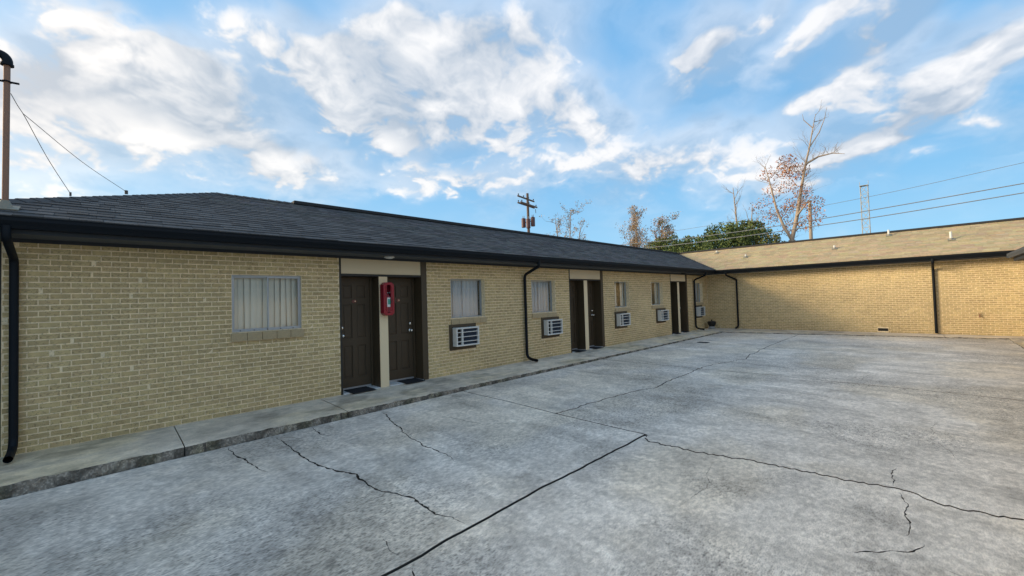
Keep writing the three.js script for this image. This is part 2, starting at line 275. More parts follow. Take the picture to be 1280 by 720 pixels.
{
  const bed = new THREE.PlaneGeometry(11, 34); bed.rotateX(-Math.PI / 2); bed.translate(5, -0.29, -5);
  const lot = structure(shade(new THREE.Mesh(bed, M.dirt)), 'parking_lot');
  // slab edges: polylines in (x, s); a joint or crack between two slabs is a real gap
  const XA = 1.155, XB = 8.72, S0 = -9, SJ = 4.52;
  const shift = (line, dx, ds) => line.map(([x, s]) => [x + dx, s + ds]);
  const j1 = jag([[4.72, S0], [4.74, 1.2], [4.70, 2.3], [4.74, 4.5]], 0.07, 0.012, 3);
  const j2 = jag([[XA, 4.56], [2.4, 4.55], [3.3, 4.51], [4.74, 4.5]], 0.08, 0.010, 4);
  const c1 = jag([[4.74, 4.5], [4.86, 4.30], [5.38, 4.36], [6.01, 4.46], [6.48, 4.52], [6.87, 4.57], [7.16, 4.48], [7.54, 4.52], [XB, 4.5]], 0.03, 0.05, 5);
  const j7 = jag([[3.36, 4.52], [3.40, 5.0], [3.45, 5.72], [3.70, 6.84], [3.62, 8.0], [3.56, 9.1]], 0.07, 0.04, 6);
  const j8 = jag([[3.56, 9.1], [3.62, 9.8], [3.92, 11.0], [3.8, 12.4], [3.74, 13.6]], 0.08, 0.05, 7);
  const j9 = jag([[3.74, 13.6], [3.7, 16], [3.72, 18.9]], 0.12, 0.02, 8);
  const t9a = jag([[XA, 9.1], [3.56, 9.1]], 0.1, 0.012, 10), t9b = jag([[3.56, 9.1], [4.9, 9.19], [5.85, 9.14], [XB, 9.1]], 0.08, 0.03, 11);
  const t13a = jag([[XA, 13.6], [3.74, 13.6]], 0.1, 0.012, 12), t13b = jag([[3.74, 13.6], [XB, 13.6]], 0.1, 0.012, 13);
  const at = (line, s) => { for (let i = 0; i + 1 < line.length; i++) if (line[i + 1][1] >= s) return line[i][0]; return line[line.length - 1][0]; };
  const rev = (l) => l.slice().reverse();
  const slabs = [
    [[[XA, S0], [4.71, S0]], j1, 0.011, rev(j2), 0.004, XA, [[[[1.25, 1.5], [1.79, 1.49], [2.64, 1.55], [3.15, 1.67], [3.38, 1.65], [3.8, 1.75], [4.18, 1.83], [4.36, 1.83], [4.66, 1.885]], 0.034, 21], [[[1.19, 1.01], [1.79, 1.08], [2.42, 1.16]], 0.022, 22], [[[1.19, 2.93], [1.96, 2.79], [2.49, 2.61], [3.0, 2.57], [3.66, 2.54]], 0.024, 23], [[[1.2, 1.95], [1.5, 1.9], [1.75, 1.97]], 0.02, 24], [[[2.2, 3.4], [2.9, 3.55], [3.3, 3.9]], 0.014, 27], [[[4.64, 1.36], [4.5, 1.33], [4.36, 1.38]], 0.01, 28]]],
  ];
  function slab(outline, holes) {
    const sh = new THREE.Shape(outline.map(([x, s]) => new THREE.Vector2(x, s)));
    for (const [p, w, seed] of holes) sh.holes.push(crackHole(p, w, seed));
    const g = new THREE.ExtrudeGeometry(sh, { depth: 0.05, bevelEnabled: false, steps: 1 }), pos = g.attributes.position, uv = new Float32Array(pos.count * 2);
    for (let i = 0; i < pos.count; i++) { const x = pos.getX(i), s = pos.getY(i), d = pos.getZ(i); uv[2 * i] = x / LOTX; uv[2 * i + 1] = (s + 8) / LOTS; pos.setXYZ(i, x, lotY(s) - 0.05 + d, -s); }
    g.setAttribute('uv', new THREE.BufferAttribute(uv, 2)); g.computeVertexNormals();
    mesh('concrete_slab', g, [M.lot, M.dirt], lot);
  }
  const G = 0.014, h = 0.010, w = 0.013;
  const A0 = [[XA, S0]];
  slab([[XA, S0], ...shift(j1, -G, -h).slice(0, -1), [4.74 - G, 4.5 - h], ...shift(rev(j2), 0, -h).slice(1)], slabs[0][6]);
  slab([[4.72 + G, S0], [XB, S0], ...shift(rev(c1), 0, -w).slice(0, -1), ...shift(rev(j1), G, -w).slice(1, -1)],
    [[[[6.90, 4.52], [6.94, 4.32], [6.97, 3.97], [6.96, 3.75]], 0.012, 31], [[[6.72, 3.3], [6.87, 3.45], [7.01, 3.58], [7.06, 3.72]], 0.014, 32], [[[7.10, 3.50], [7.17, 3.44], [7.25, 3.46]], 0.006, 33], [[[5.6, 4.2], [5.75, 3.6], [5.7, 3.1]], 0.004, 37], [[[4.80, 1.36], [4.9, 1.30], [5.02, 1.33]], 0.010, 35]]);
  slab([...shift(j2, 0, h).filter((p) => p[0] < 3.35), [3.352, 4.52 + h], ...shift(j7, -h, 0).slice(1), ...shift(rev(t9a), 0, -h)].filter((p) => p[1] < 9.12), [[[[1.5, 6.2], [2.0, 6.35], [2.6, 6.3]], 0.006, 41], [[[2.2, 7.1], [2.7, 7.6], [3.1, 7.7]], 0.005, 42]]);
  slab([[3.372, 4.52 + h], ...shift(j2, 0, h).filter((p) => p[0] > 3.38), ...shift(c1, 0, w).slice(1), ...shift(rev(t9b), 0, -h).slice(0, -1), ...shift(rev(j7), h, 0).slice(1, -1)], [[[[6.87, 5.12], [6.89, 4.82], [6.88, 4.62]], 0.012, 43], [[[7.3, 5.6], [7.1, 6.3], [7.15, 7.2]], 0.005, 47], [[[4.3, 7.6], [5.1, 7.9], [6.2, 7.8], [7.0, 8.1]], 0.012, 48], [[[4.2, 6.1], [5.0, 6.3], [5.7, 6.2]], 0.004, 44]]);
  slab([...shift(t9a, 0, h), ...shift(j8, -h, 0).slice(1), ...shift(rev(t13a), 0, -h).slice(1)], []);
  slab([...shift(t9b, 0, h).map((p, i) => i ? p : [p[0] + h, p[1]]), ...shift(rev(t13b), 0, -h).slice(0, -1), ...shift(rev(j8), h, 0).slice(0, -1)], [[[[5.2, 10.6], [6.0, 10.8], [7.2, 10.7]], 0.016, 46], [[[6.2, 9.4], [6.3, 10.4]], 0.006, 49]]);
  slab([...shift(t13a, 0, h), ...shift(j9, -h, 0).slice(1), [XA, 18.2]], []);
  slab([...shift(t13b, 0, h).map((p, i) => i ? p : [p[0] + h, p[1]]), [XB, 18.9], ...shift(rev(j9), h, 0).slice(0, -1)], []);
  slab([[8.735, S0], [9.9, S0], [9.9, 0.45], [8.735, 0.45]], []);
}
// walkway slab: swept section with a worn front edge; the lower face is a separate, dirtier part
function walkway(name, x0, x1, s0, s1, joints, edgeX, toWorld, seed) {
  const cuts = [s0, ...joints, s1], base = new THREE.Group(); structure(base, name);
  for (let c = 0; c + 1 < cuts.length; c++) {
    const a = cuts[c] + (c ? 0.005 : 0), b = cuts[c + 1] - (c + 2 < cuts.length ? 0.005 : 0), ns = Math.max(2, Math.round((b - a) / 0.02));
    const worn = (s) => (fbm(s * 3.1 + seed, 4, 3) - 0.5) * 0.03 + (fbm(s * 13 + seed, 9, 4, 0.62) - 0.5) * 0.075;
    const grid = (rows, fn, mat, nm) => {
      const p = [], t = [], idx = [], m = rows.length;
      for (let i = 0; i <= ns; i++) { const s = a + (b - a) * i / ns; for (let k = 0; k < m; k++) { const q = fn(rows[k], s); p.push(...toWorld(q[0], q[1], q[2])); t.push((nm === 'kerb_face' ? 1.3 + k * 0.04 : Math.abs(q[0] - x0)), s + 4); } }
      for (let i = 0; i < ns; i++) for (let k = 0; k + 1 < m; k++) { const v = i * m + k; idx.push(v, v + 1, v + m, v + 1, v + m + 1, v + m); }
      const g = new THREE.BufferGeometry(); g.setAttribute('position', new THREE.Float32BufferAttribute(p, 3)); g.setAttribute('uv', new THREE.Float32BufferAttribute(t, 2)); g.setIndex(idx); g.computeVertexNormals();
      return mesh(nm, g, mat, base);
    };
    grid([0, 0.25, 0.5, 0.75, 0.9, 0.96, 1], (k, s) => { const e = edgeX(s) + worn(s), x = x0 + (e - 0.03 - x0) * k; return [x, -0.012 * k + (k > 0.85 ? -(fbm(s * 9 + seed, k * 8, 3)) * 0.016 * (k - 0.85) / 0.15 : 0), s]; }, M.walk, 'walk_slab');
    grid([0, 1, 2, 3, 4, 5, 6, 7], (k, s) => { const e = edgeX(s) + worn(s), y0 = -0.012 - fbm(s * 9 + seed, 8, 3) * 0.016; const f = k / 7, rough = (fbm(s * 19 + seed, k * 1.9, 4, 0.65) - 0.5) * 0.075 - 0.012; return k === 0 ? [e - 0.03, y0, s] : [e - 0.03 + Math.min(1, f * 3) * 0.03 - f * 0.02 + rough, y0 - f * 0.30, s]; }, M.kerbFace, 'kerb_face');
  }
  return base;
}
walkway('walkway', -0.02, 1.14, -3.0, 17.9, [0.6, 2.48, 5.3, 7.9, 10.6, 13.4, 16.2], () => 1.14, (x, y, s) => [x, y, -s], 3);
// cross wing's strip: x runs along the wing, the section runs out from its wall
walkway('cross_walkway', -LW - 0.02, -17.9, 0.0, 11, [1.4, 4.4, 7.4], (u) => -17.8 - clamp((u - 1.2) / 7.6) * 1.0, (z, y, u) => [u, y, z], 40).children.forEach((m) => { const ix = m.geometry.index.array; for (let i = 0; i < ix.length; i += 3) { const t = ix[i]; ix[i] = ix[i + 1]; ix[i + 1] = t; } m.geometry.computeVertexNormals(); });
walkway('east_walkway', 9.9, 8.74, 0.5, 18.7, [4, 8, 12, 15.4], () => 8.76, (x, y, s) => [x, y - 0.01, -s], 60);
console.log('ground done');

// ---------------------------------------------------------------- brickwork
const CAMW = V(7.153, 1.5575, 0);
// lays running-bond bricks on a wall in local (u, y, out); returns pieces as boxes
function layBricks(u0, u1, y1, openings, soldier) {
  const out = [], J = 0.010;
  const rows = Math.floor((y1 + 0.002) / BH);
  for (let r = 0; r < rows; r++) {
    const a = r * BH + J * 0.68, b = (r + 1) * BH - J * 0.68, mid = (a + b) / 2;
    let spans = [[u0, u1]];
    const cut = (c0, c1) => { spans = spans.flatMap(([p, q]) => c1 <= p || c0 >= q ? [[p, q]] : [[p, c0], [c1, q]].filter(([m, n]) => n - m > 0.012)); };
    for (const [c0, c1, d0, d1] of openings) if (mid > d0 - 0.02 && mid < d1 + 0.02) cut(c0, c1);
    if (soldier && mid > soldier[2] && mid < soldier[3]) cut(soldier[0], soldier[1]);
    const off = (r % 2) * BP / 2 + (r * 7 % 5) * 0.002;
    for (const [p, q] of spans) {
      let k = Math.floor((p - off) / BP);
      for (; k * BP + off < q; k++) { const m = Math.max(p, k * BP + off) + J * 0.5, n = Math.min(q, (k + 1) * BP + off) - J * 0.5; if (n - m > 0.02) out.push([m, n, a, b]); }
    }
  }
  if (soldier) for (let u = soldier[0]; u + BH < soldier[1] + 0.01; u += BH) { let ok = true; for (const [c0, c1, d0, d1] of openings) if (u + 0.03 > c0 && u + 0.03 < c1 && (soldier[2] + soldier[3]) / 2 > d0 && (soldier[2] + soldier[3]) / 2 < d1) ok = false; if (ok) out.push([u + J / 2, u + BH - J / 2, soldier[2] + J / 2, soldier[3] - J / 2]); }
  return out;
}
const brickTone = (u, y) => { const f = fbm(u * 1.1 + 5, y * 1.6 + 3, 3), i = [4, 1, 0, 3, 2][clamp(Math.floor((f - 0.5) * 7 + rand() * 5), 0, 4)], c = M.brick[i].color, k = (0.93 + 0.12 * rand()) * (0.9 + 0.2 * f); return [i, [c.r * k, c.g * k, c.b * k]]; };
function brickwork(wall, list, single) {
  // nearest to the viewpoint become bricks of their own; the rest one mass
  const w = wall; w.updateWorldMatrix(true, false);
  const ranked = list.map((b) => [w.localToWorld(V((b[0] + b[1]) / 2, (b[2] + b[3]) / 2, 0)).distanceTo(CAMW), b]).sort((p, q) => p[0] - q[0]);
  const P = new Pieces(), full = new Map();
  ranked.forEach(([, [m, n, a, b]], i) => {
    const [tone, col] = brickTone(m, a), o = 0.0022 + rr(-0.001, 0.0012), tilt = rr(-0.0012, 0.0012), tw = rr(-0.0012, 0.0012);
    const c = (x0, x1, y0, y1, ox = 0) => [[x0, y0, -0.012], [x1, y0, -0.012], [x1, y1, -0.012], [x0, y1, -0.012], [x0, y0, o + tilt], [x1, y0, o - tilt + tw], [x1, y1, o - tilt], [x0, y1, o + tilt]];
    if (i < single) {
      const len = n - m, hgt = b - a, key = Math.round(len * 500) + '_' + Math.round(hgt * 500) + '_' + (i % 4); let g = full.get(key);
      if (!g) { const Q = new Pieces(); Q.hexa(c(-len / 2, len / 2, -hgt / 2, hgt / 2), [1, 1, 1]); g = Q.geo(); g.deleteAttribute('color'); full.set(key, g); }
      const k = mesh('brick', g, M.brick[tone], wall); k.position.set((m + n) / 2, (a + b) / 2, rr(-0.001, 0.001));
    } else P.hexa(c(m, n, a, b), col);
  });
  if (P.p.length) stuff(mesh('brickwork', P.geo(), M.bricks, wall));
}
function wallMesh(parent, u0, u1, y1, openings, thick = 0.2) {
  const sh = new THREE.Shape([[u0, -0.25], [u1, -0.25], [u1, y1], [u0, y1]].map((p) => new THREE.Vector2(...p)));
  for (const [a, b, c, d] of openings) sh.holes.push(new THREE.Path([[a, Math.max(c, -0.2)], [b, Math.max(c, -0.2)], [b, d], [a, d]].map((p) => new THREE.Vector2(...p))));
  const g = new THREE.ExtrudeGeometry(sh, { depth: thick, bevelEnabled: false }); g.translate(0, 0, -thick);
  return mesh('wall', g, M.mortar, parent);
}
// ---------------------------------------------------------------- roof covering
function layShingles(roof, uMin, uMax, V_, cols, single, mats) {
  // slope frame: origin at the eave edge, v up the slope, n normal to it
  const sl = Math.hypot(1, PITCH), vy = PITCH / sl, vz = -1 / sl, ny = 1 / sl, nz = PITCH / sl, EXPO = 0.142, P = new Pieces(), list = [];
  const at = (u, v, n) => [u, EAVE_Y + v * vy + n * ny, EAVE_Z + v * vz + n * nz];
  const rows = Math.ceil(V_ / EXPO);
  for (let r = 0; r < rows; r++) {
    const v0 = r * EXPO, v1 = Math.min(V_, v0 + EXPO + 0.05), t = v0 / V_, lo = uMin(t), hi = uMax(t);
    let u = lo - rr(0, 0.3);
    while (u < hi) { const len = rr(0.13, 0.36), a = Math.max(lo, u), b = Math.min(hi, u + len); if (b - a > 0.02) list.push([a, b - 0.003, v0, v1]); u += len; }
  }
  roof.updateWorldMatrix(true, false);
  const ranked = list.map((b) => [roof.localToWorld(V(...at((b[0] + b[1]) / 2, b[2], 0))).distanceTo(CAMW) + (b[0] < -1.0 ? 50 : 0), b]).sort((p, q) => p[0] - q[0]);
  ranked.forEach(([, [a, b, v0, v1]], i) => {
    const k = (rand() * cols.length) | 0, c = cols[k].map((x) => x * rr(0.93, 1.07)), th = rr(0.010, 0.017), dv = rr(-0.006, 0.004);
    const P8 = [at(a, v1, 0), at(b, v1, 0), at(b, v1, 0.002), at(a, v1, 0.002), at(a, v0 + dv, 0.001), at(b, v0 + dv, 0.001), at(b, v0 + dv, th), at(a, v0 + dv, th)];
    if (mats && i < single) { const o = P8[4], Q = new Pieces(); Q.hexa(P8.map((p) => [p[0] - o[0], p[1] - o[1], p[2] - o[2]]), [1, 1, 1], 'ftlr'); const g = Q.geo(); g.deleteAttribute('color'); mesh('shingle', g, mats[k % mats.length], roof).position.set(...o); }
    else P.hexa(P8, c, 'ftlr');
  });
  stuff(mesh('shingles', P.geo(), M.shingles, roof));
}
const VLEN = (EAVE_Z - RIDGE_Z) * Math.hypot(1, PITCH);
function capRow(roof, a, b, wdt, mat, name) {         // overlapping cap shingles along a hip or ridge
  const A = V(...a), B = V(...b), L = A.distanceTo(B), n = Math.round(L / 0.15), d = B.clone().sub(A).normalize(), q = new THREE.Quaternion().setFromUnitVectors(V(1, 0, 0), d);
  const up = V(0, 1, 0).addScaledVector(d, -d.y).normalize(), side = new THREE.Vector3().crossVectors(d, up).normalize();
  for (let i = 0; i < n; i++) {
    const p = A.clone().addScaledVector(d, (i + 0.5) * L / n), P = new Pieces(), h = L / n / 2 + 0.02;
    const pt = (t, s, y) => { const v = d.clone().multiplyScalar(t).addScaledVector(side, s).addScaledVector(up, y); return [v.x, v.y, v.z]; };
    const k = wdt * 0.42;
    P.quad(pt(-h, wdt, -k + 0.022), pt(h, wdt, -k + 0.012), pt(h, 0, 0.012), pt(-h, 0, 0.022), [1, 1, 1]); P.quad(pt(-h, 0, 0.022), pt(h, 0, 0.012), pt(h, -wdt, -k + 0.012), pt(-h, -wdt, -k + 0.022), [1, 1, 1]);
    P.quad(pt(-h, wdt, -k), pt(-h, wdt, -k + 0.022), pt(-h, 0, 0.022), pt(-h, 0, 0.005), [1, 1, 1]); P.quad(pt(-h, 0, 0.005), pt(-h, 0, 0.022), pt(-h, -wdt, -k + 0.022), pt(-h, -wdt, -k), [1, 1, 1]);
    const g = P.geo(); g.deleteAttribute('color'); mesh(name, g, mat, roof).position.copy(p);
  }
}
function gutterRun(parent, u0, u1, top = EAVE_Y, z1 = EAVE_Z) {
  const b = top - 0.121, pr = [[z1 - 0.12, top], [z1 - 0.12, b], [z1 - 0.045, b], [z1 - 0.03, b + 0.035], [z1 - 0.006, b + 0.075], [z1 - 0.006, top - 0.012], [z1, top - 0.01], [z1, top], [z1 - 0.012, top], [z1 - 0.012, b + 0.078], [z1 - 0.036, b + 0.037], [z1 - 0.048, b + 0.006], [z1 - 0.116, b + 0.006], [z1 - 0.116, top]];
  const g = new THREE.ExtrudeGeometry(new THREE.Shape(pr.map((p) => new THREE.Vector2(-p[0], p[1]))), { depth: u1 - u0, bevelEnabled: false }); g.rotateY(Math.PI / 2); g.translate(u0, 0, 0);
  // shape x = -z, extruded along +z: after the quarter turn extrusion runs along +x
  return mesh('gutter', g, M.gutter, parent);
}
// a downspout: drop from the gutter, slanted offset back to the wall, run down, kick-out at the foot
function downspout(parent, u, kick = true, off = 0) {
  const pts = [[u + off, 2.47, 0.55], [u + off, 2.37, 0.55], [u + off, 2.335, 0.535], [u + off * 0.3, 2.17, 0.10], [u, 2.13, 0.068], [u, 2.05, 0.062], [u, 1.2, 0.062], [u, 0.24, 0.062], ...(kick ? [[u, 0.17, 0.066], [u, 0.10, 0.11], [u, 0.065, 0.22], [u, 0.05, 0.40]] : [[u, 0.03, 0.062]])];
  const path = []; for (let i = 0; i + 1 < pts.length; i++) { const n = Math.max(1, Math.round(V(...pts[i]).distanceTo(V(...pts[i + 1])) / 0.12)); for (let k = 0; k < n; k++) path.push(V(...pts[i]).lerp(V(...pts[i + 1]), k / n)); } path.push(V(...pts[pts.length - 1]));
  const d = sub('downspout', parent);
  mesh('pipe', new THREE.TubeGeometry(new THREE.CatmullRomCurve3(path, false, 'catmullrom', 0.2), path.length * 2, 0.036, 12, false), M.gutter, d);
  return d;
}

// ---------------------------------------------------------------- doors and windows (parts of a wing, local frame u, y, out)
const doorPanel = (w, h) => { const s = new THREE.Shape([[-w / 2, -h / 2], [w / 2, -h / 2], [w / 2, h / 2], [-w / 2, h / 2]].map((p) => new THREE.Vector2(...p))); const g = new THREE.ExtrudeGeometry(s, { depth: 0.001, bevelEnabled: true, bevelThickness: 0.006, bevelSize: 0.016, bevelSegments: 2 }); return g; };
function door(wing, u0, u1, knobLeft) {
  const d = sub('door', wing), z = -0.285, w = u1 - u0;
  // leaf with recessed fields: stiles and rails as a plate with holes, raised panels inside
  const fields = []; const mx = 0.085, cs = (w - 3 * mx) / 2;
  for (const [a, b] of [[0.22, 0.80], [0.93, 1.55], [1.66, 1.90]]) for (const k of [0, 1]) { const x = u0 + mx + k * (cs + mx); fields.push([x, x + cs, a, b]); }
  const sh = new THREE.Shape([[u0, 0.03], [u1, 0.03], [u1, 2.04], [u0, 2.04]].map((p) => new THREE.Vector2(...p)));
  for (const [a, b, c, e] of fields) sh.holes.push(new THREE.Path([[a, c], [b, c], [b, e], [a, e]].map((p) => new THREE.Vector2(...p))));
  const plate = new THREE.ExtrudeGeometry(sh, { depth: 0.012, bevelEnabled: true, bevelThickness: 0.003, bevelSize: 0.003, bevelSegments: 1 }); plate.translate(0, 0, z);
  mesh('leaf', join(plate, bx(u0, u1, 0.03, 2.04, z - 0.035, z - 0.002)), M.door, d);
  for (const [a, b, c, e] of fields) { const p = mesh('panel', doorPanel(b - a - 0.075, e - c - 0.075), M.door, d); p.position.set((a + b) / 2, (c + e) / 2, z - 0.002); }
  mesh('frame', join(bx(u0 - 0.045, u0 - 0.003, 0.0, 2.09, z - 0.04, z + 0.035), bx(u1 + 0.003, u1 + 0.045, 0.0, 2.09, z - 0.04, z + 0.035), bx(u0 - 0.003, u1 + 0.003, 2.046, 2.09, z - 0.04, z + 0.035)), M.brown, d);
  const ku = knobLeft ? u0 + 0.055 : u1 - 0.055;
  const kn = new THREE.LatheGeometry([[0.001, 0.085], [0.018, 0.083], [0.028, 0.072], [0.030, 0.060], [0.022, 0.046], [0.012, 0.038], [0.012, 0.012], [0.032, 0.010], [0.034, 0]].map((p) => new THREE.Vector2(...p)), 16); kn.rotateX(Math.PI / 2); kn.translate(ku, 0.99, z + 0.016);
  mesh('knob', kn, M.steel, d);
  const db = new THREE.LatheGeometry([[0.001, 0.028], [0.022, 0.026], [0.028, 0.016], [0.032, 0.010], [0.033, 0]].map((p) => new THREE.Vector2(...p)), 16); db.rotateX(Math.PI / 2); db.translate(ku, 1.13, z + 0.016);
  mesh('deadbolt', join(db, bx(ku - 0.004, ku + 0.004, 1.118, 1.142, z + 0.036, z + 0.05)), M.steel, d);
  const um = (u0 + u1) / 2, pl = new THREE.CylinderGeometry(0.038, 0.042, 0.008, 20); pl.rotateX(Math.PI / 2); pl.scale(1.15, 0.8, 1); pl.translate(um, 1.605, z + 0.018);
  mesh('plaque', pl, M.plaque, d);
  const eye = new THREE.CylinderGeometry(0.009, 0.011, 0.012, 12); eye.rotateX(Math.PI / 2); eye.translate(um + 0.012, 1.607, z + 0.026);
  mesh('peephole', eye, M.steel, d);
  mesh('door_sweep', bx(u0, u1, 0.016, 0.05, z + 0.017, z + 0.024), M.alu, d);
  return d;
}
function doorBay(wing, u0, u1) {
  const mid = u0 + (u1 - 0.18 - u0) * 0.515, pw = 0.085, R = -0.33;
  mesh('corner_trim', bx(u0 - 0.002, u0 + 0.028, 0, WALL_TOP, -0.30, 0.012), M.darkTrim, wing);
  mesh('jamb_post', rbx(u1 - 0.125, u1 + 0.002, 0, WALL_TOP - 0.002, -0.31, 0.014, 0.004), M.brown, wing);
  mesh('transom_panel', bx(u0 + 0.029, u1 - 0.126, 2.095, WALL_TOP - 0.003, -0.30, -0.004), M.transom, wing);
  mesh('head_trim', bx(u0 + 0.029, u1 - 0.126, 2.055, 2.092, -0.24, 0.004), M.darkTrim, wing);
  mesh('centre_post', rbx(mid - pw, mid + pw, 0, 2.052, -0.245, 0.006, 0.004), M.cream, wing);
  mesh('side_casing', bx(mid - pw - 0.012, mid - pw - 0.001, 0, 2.05, -0.245, 0.002), M.brown, wing);
  mesh('bay_back', bx(u0 - 0.1, u1 + 0.1, -0.2, WALL_TOP, -0.42, -0.335), M.brown, wing);
  mesh('threshold', rbx(u0 + 0.03, mid - pw - 0.013, -0.04, 0.014, -0.32, 0.03, 0.006), M.threshold, wing);
  mesh('threshold', rbx(mid + pw + 0.004, u1 - 0.127, -0.04, 0.014, -0.32, 0.03, 0.006), M.threshold, wing);
  door(wing, u0 + 0.075, mid - pw - 0.06, true); door(wing, mid + pw + 0.05, u1 - 0.18, false);
}
function window_(wing, u0, u1, kind) {
  const w = sub('window', wing), y0 = 1.19, y1 = 2.04, z = kind === 'slider' ? -0.035 : -0.115, f = 0.022;
  const fr = (a, b, c, d, t, z0, z1) => join(bx(a, a + t, c, d, z0, z1), bx(b - t, b, c, d, z0, z1), bx(a + t, b - t, c, c + t, z0, z1), bx(a + t, b - t, d - t, d, z0, z1));
  mesh('frame', fr(u0 + 0.002, u1 - 0.002, y0 + 0.002, y1 - 0.002, f, z - 0.05, z), M.alu, w);
  const um = kind === 'slider' ? u0 + (u1 - u0) * 0.51 : (u0 + u1) / 2;
  if (kind === 'slider') mesh('sash', fr(um - 0.012, u1 - f - 0.003, y0 + f + 0.003, y1 - f - 0.003, 0.016, z - 0.024, z - 0.006), M.alu, w);
  if (kind === 'slider') { mesh('sash', fr(u0 + f + 0.003, um + 0.012, y0 + f + 0.003, y1 - f - 0.003, 0.016, z - 0.046, z - 0.028), M.alu, w); for (let k = 0; k < 5; k++) mesh('weep_cap', bx(u0 + 0.1 + k * 0.18, u0 + 0.115 + k * 0.18, y0 + 0.012, y0 + 0.024, z, z + 0.006), M.darkTrim, w); }
  if (kind === 'slider') { mesh('pane', bx(um + 0.005, u1 - f - 0.02, y0 + f + 0.02, y1 - f - 0.02, z - 0.016, z - 0.013), M.glass, w); mesh('pane', bx(u0 + f + 0.02, um - 0.005, y0 + f + 0.02, y1 - f - 0.02, z - 0.038, z - 0.035), M.glass, w); }
  else mesh('pane', bx(u0 + f + 0.001, u1 - f - 0.001, y0 + f + 0.001, y1 - f - 0.001, z - 0.02, z - 0.017), M.glass, w);
  // hanging vertical slats or pleated drapes behind the glass
  const slatW = kind === 'slider' ? 0.092 : 0.066, back = z - 0.10, gapAt = kind === 'parted' ? [0.56, 0.80] : null;
  const sg = new THREE.CylinderGeometry(0.11, 0.11, y1 - y0 + 0.02, 6, 1, true, -slatW / 0.22, slatW / 0.11); sg.translate(0, 0, -0.11 + 0.004); const sg2 = sg.clone(); sg2.translate(0, 0, -0.003);
  const slat = join(sg, sg2); slat.computeVertexNormals();
  const n = Math.floor((u1 - u0 - 0.04) / (slatW * 0.86));
  for (let k = 0; k < n; k++) { const t = (k + 0.5) / n; if (gapAt && t > gapAt[0] && t < gapAt[1]) continue; const s = mesh(kind === 'drapes' ? 'drape_pleat' : 'blind_slat', slat, kind === 'drapes' ? M.curtain : M.blind, w); s.position.set(u0 + 0.02 + (u1 - u0 - 0.04) * t, (y0 + y1) / 2, back + rr(-0.006, 0.006)); s.rotation.y = (kind === 'slider' ? 0.22 : (k % 2 ? 0.42 : -0.22)) + rr(-0.13, 0.13); s.rotation.z = rr(-0.012, 0.012); }
  mesh('head_rail', bx(u0 + 0.01, u1 - 0.01, y1 - 0.03, y1 + 0.03, back - 0.02, back + 0.03), M.blind, w);
  // brick sill of canted bricks, each a piece
  const so = kind === 'slider' ? 0.035 : 0.03, N = 5, sw = (u1 - u0 + 0.04) / N;
  for (let k = 0; k < N; k++) { const g = rbx(0.002, sw - 0.003, 0, 0.128, z + 0.001, so, 0.005), p = g.attributes.position; for (let i = 0; i < p.count; i++) if (p.getY(i) > 0.06) p.setY(i, p.getY(i) - (p.getZ(i) - z) * 0.10); g.computeVertexNormals(); mesh('sill_brick', g, M.sill, w).position.set(u0 - 0.015 + k * sw, 1.056, rr(-0.001, 0.001)); }
  return w;
}

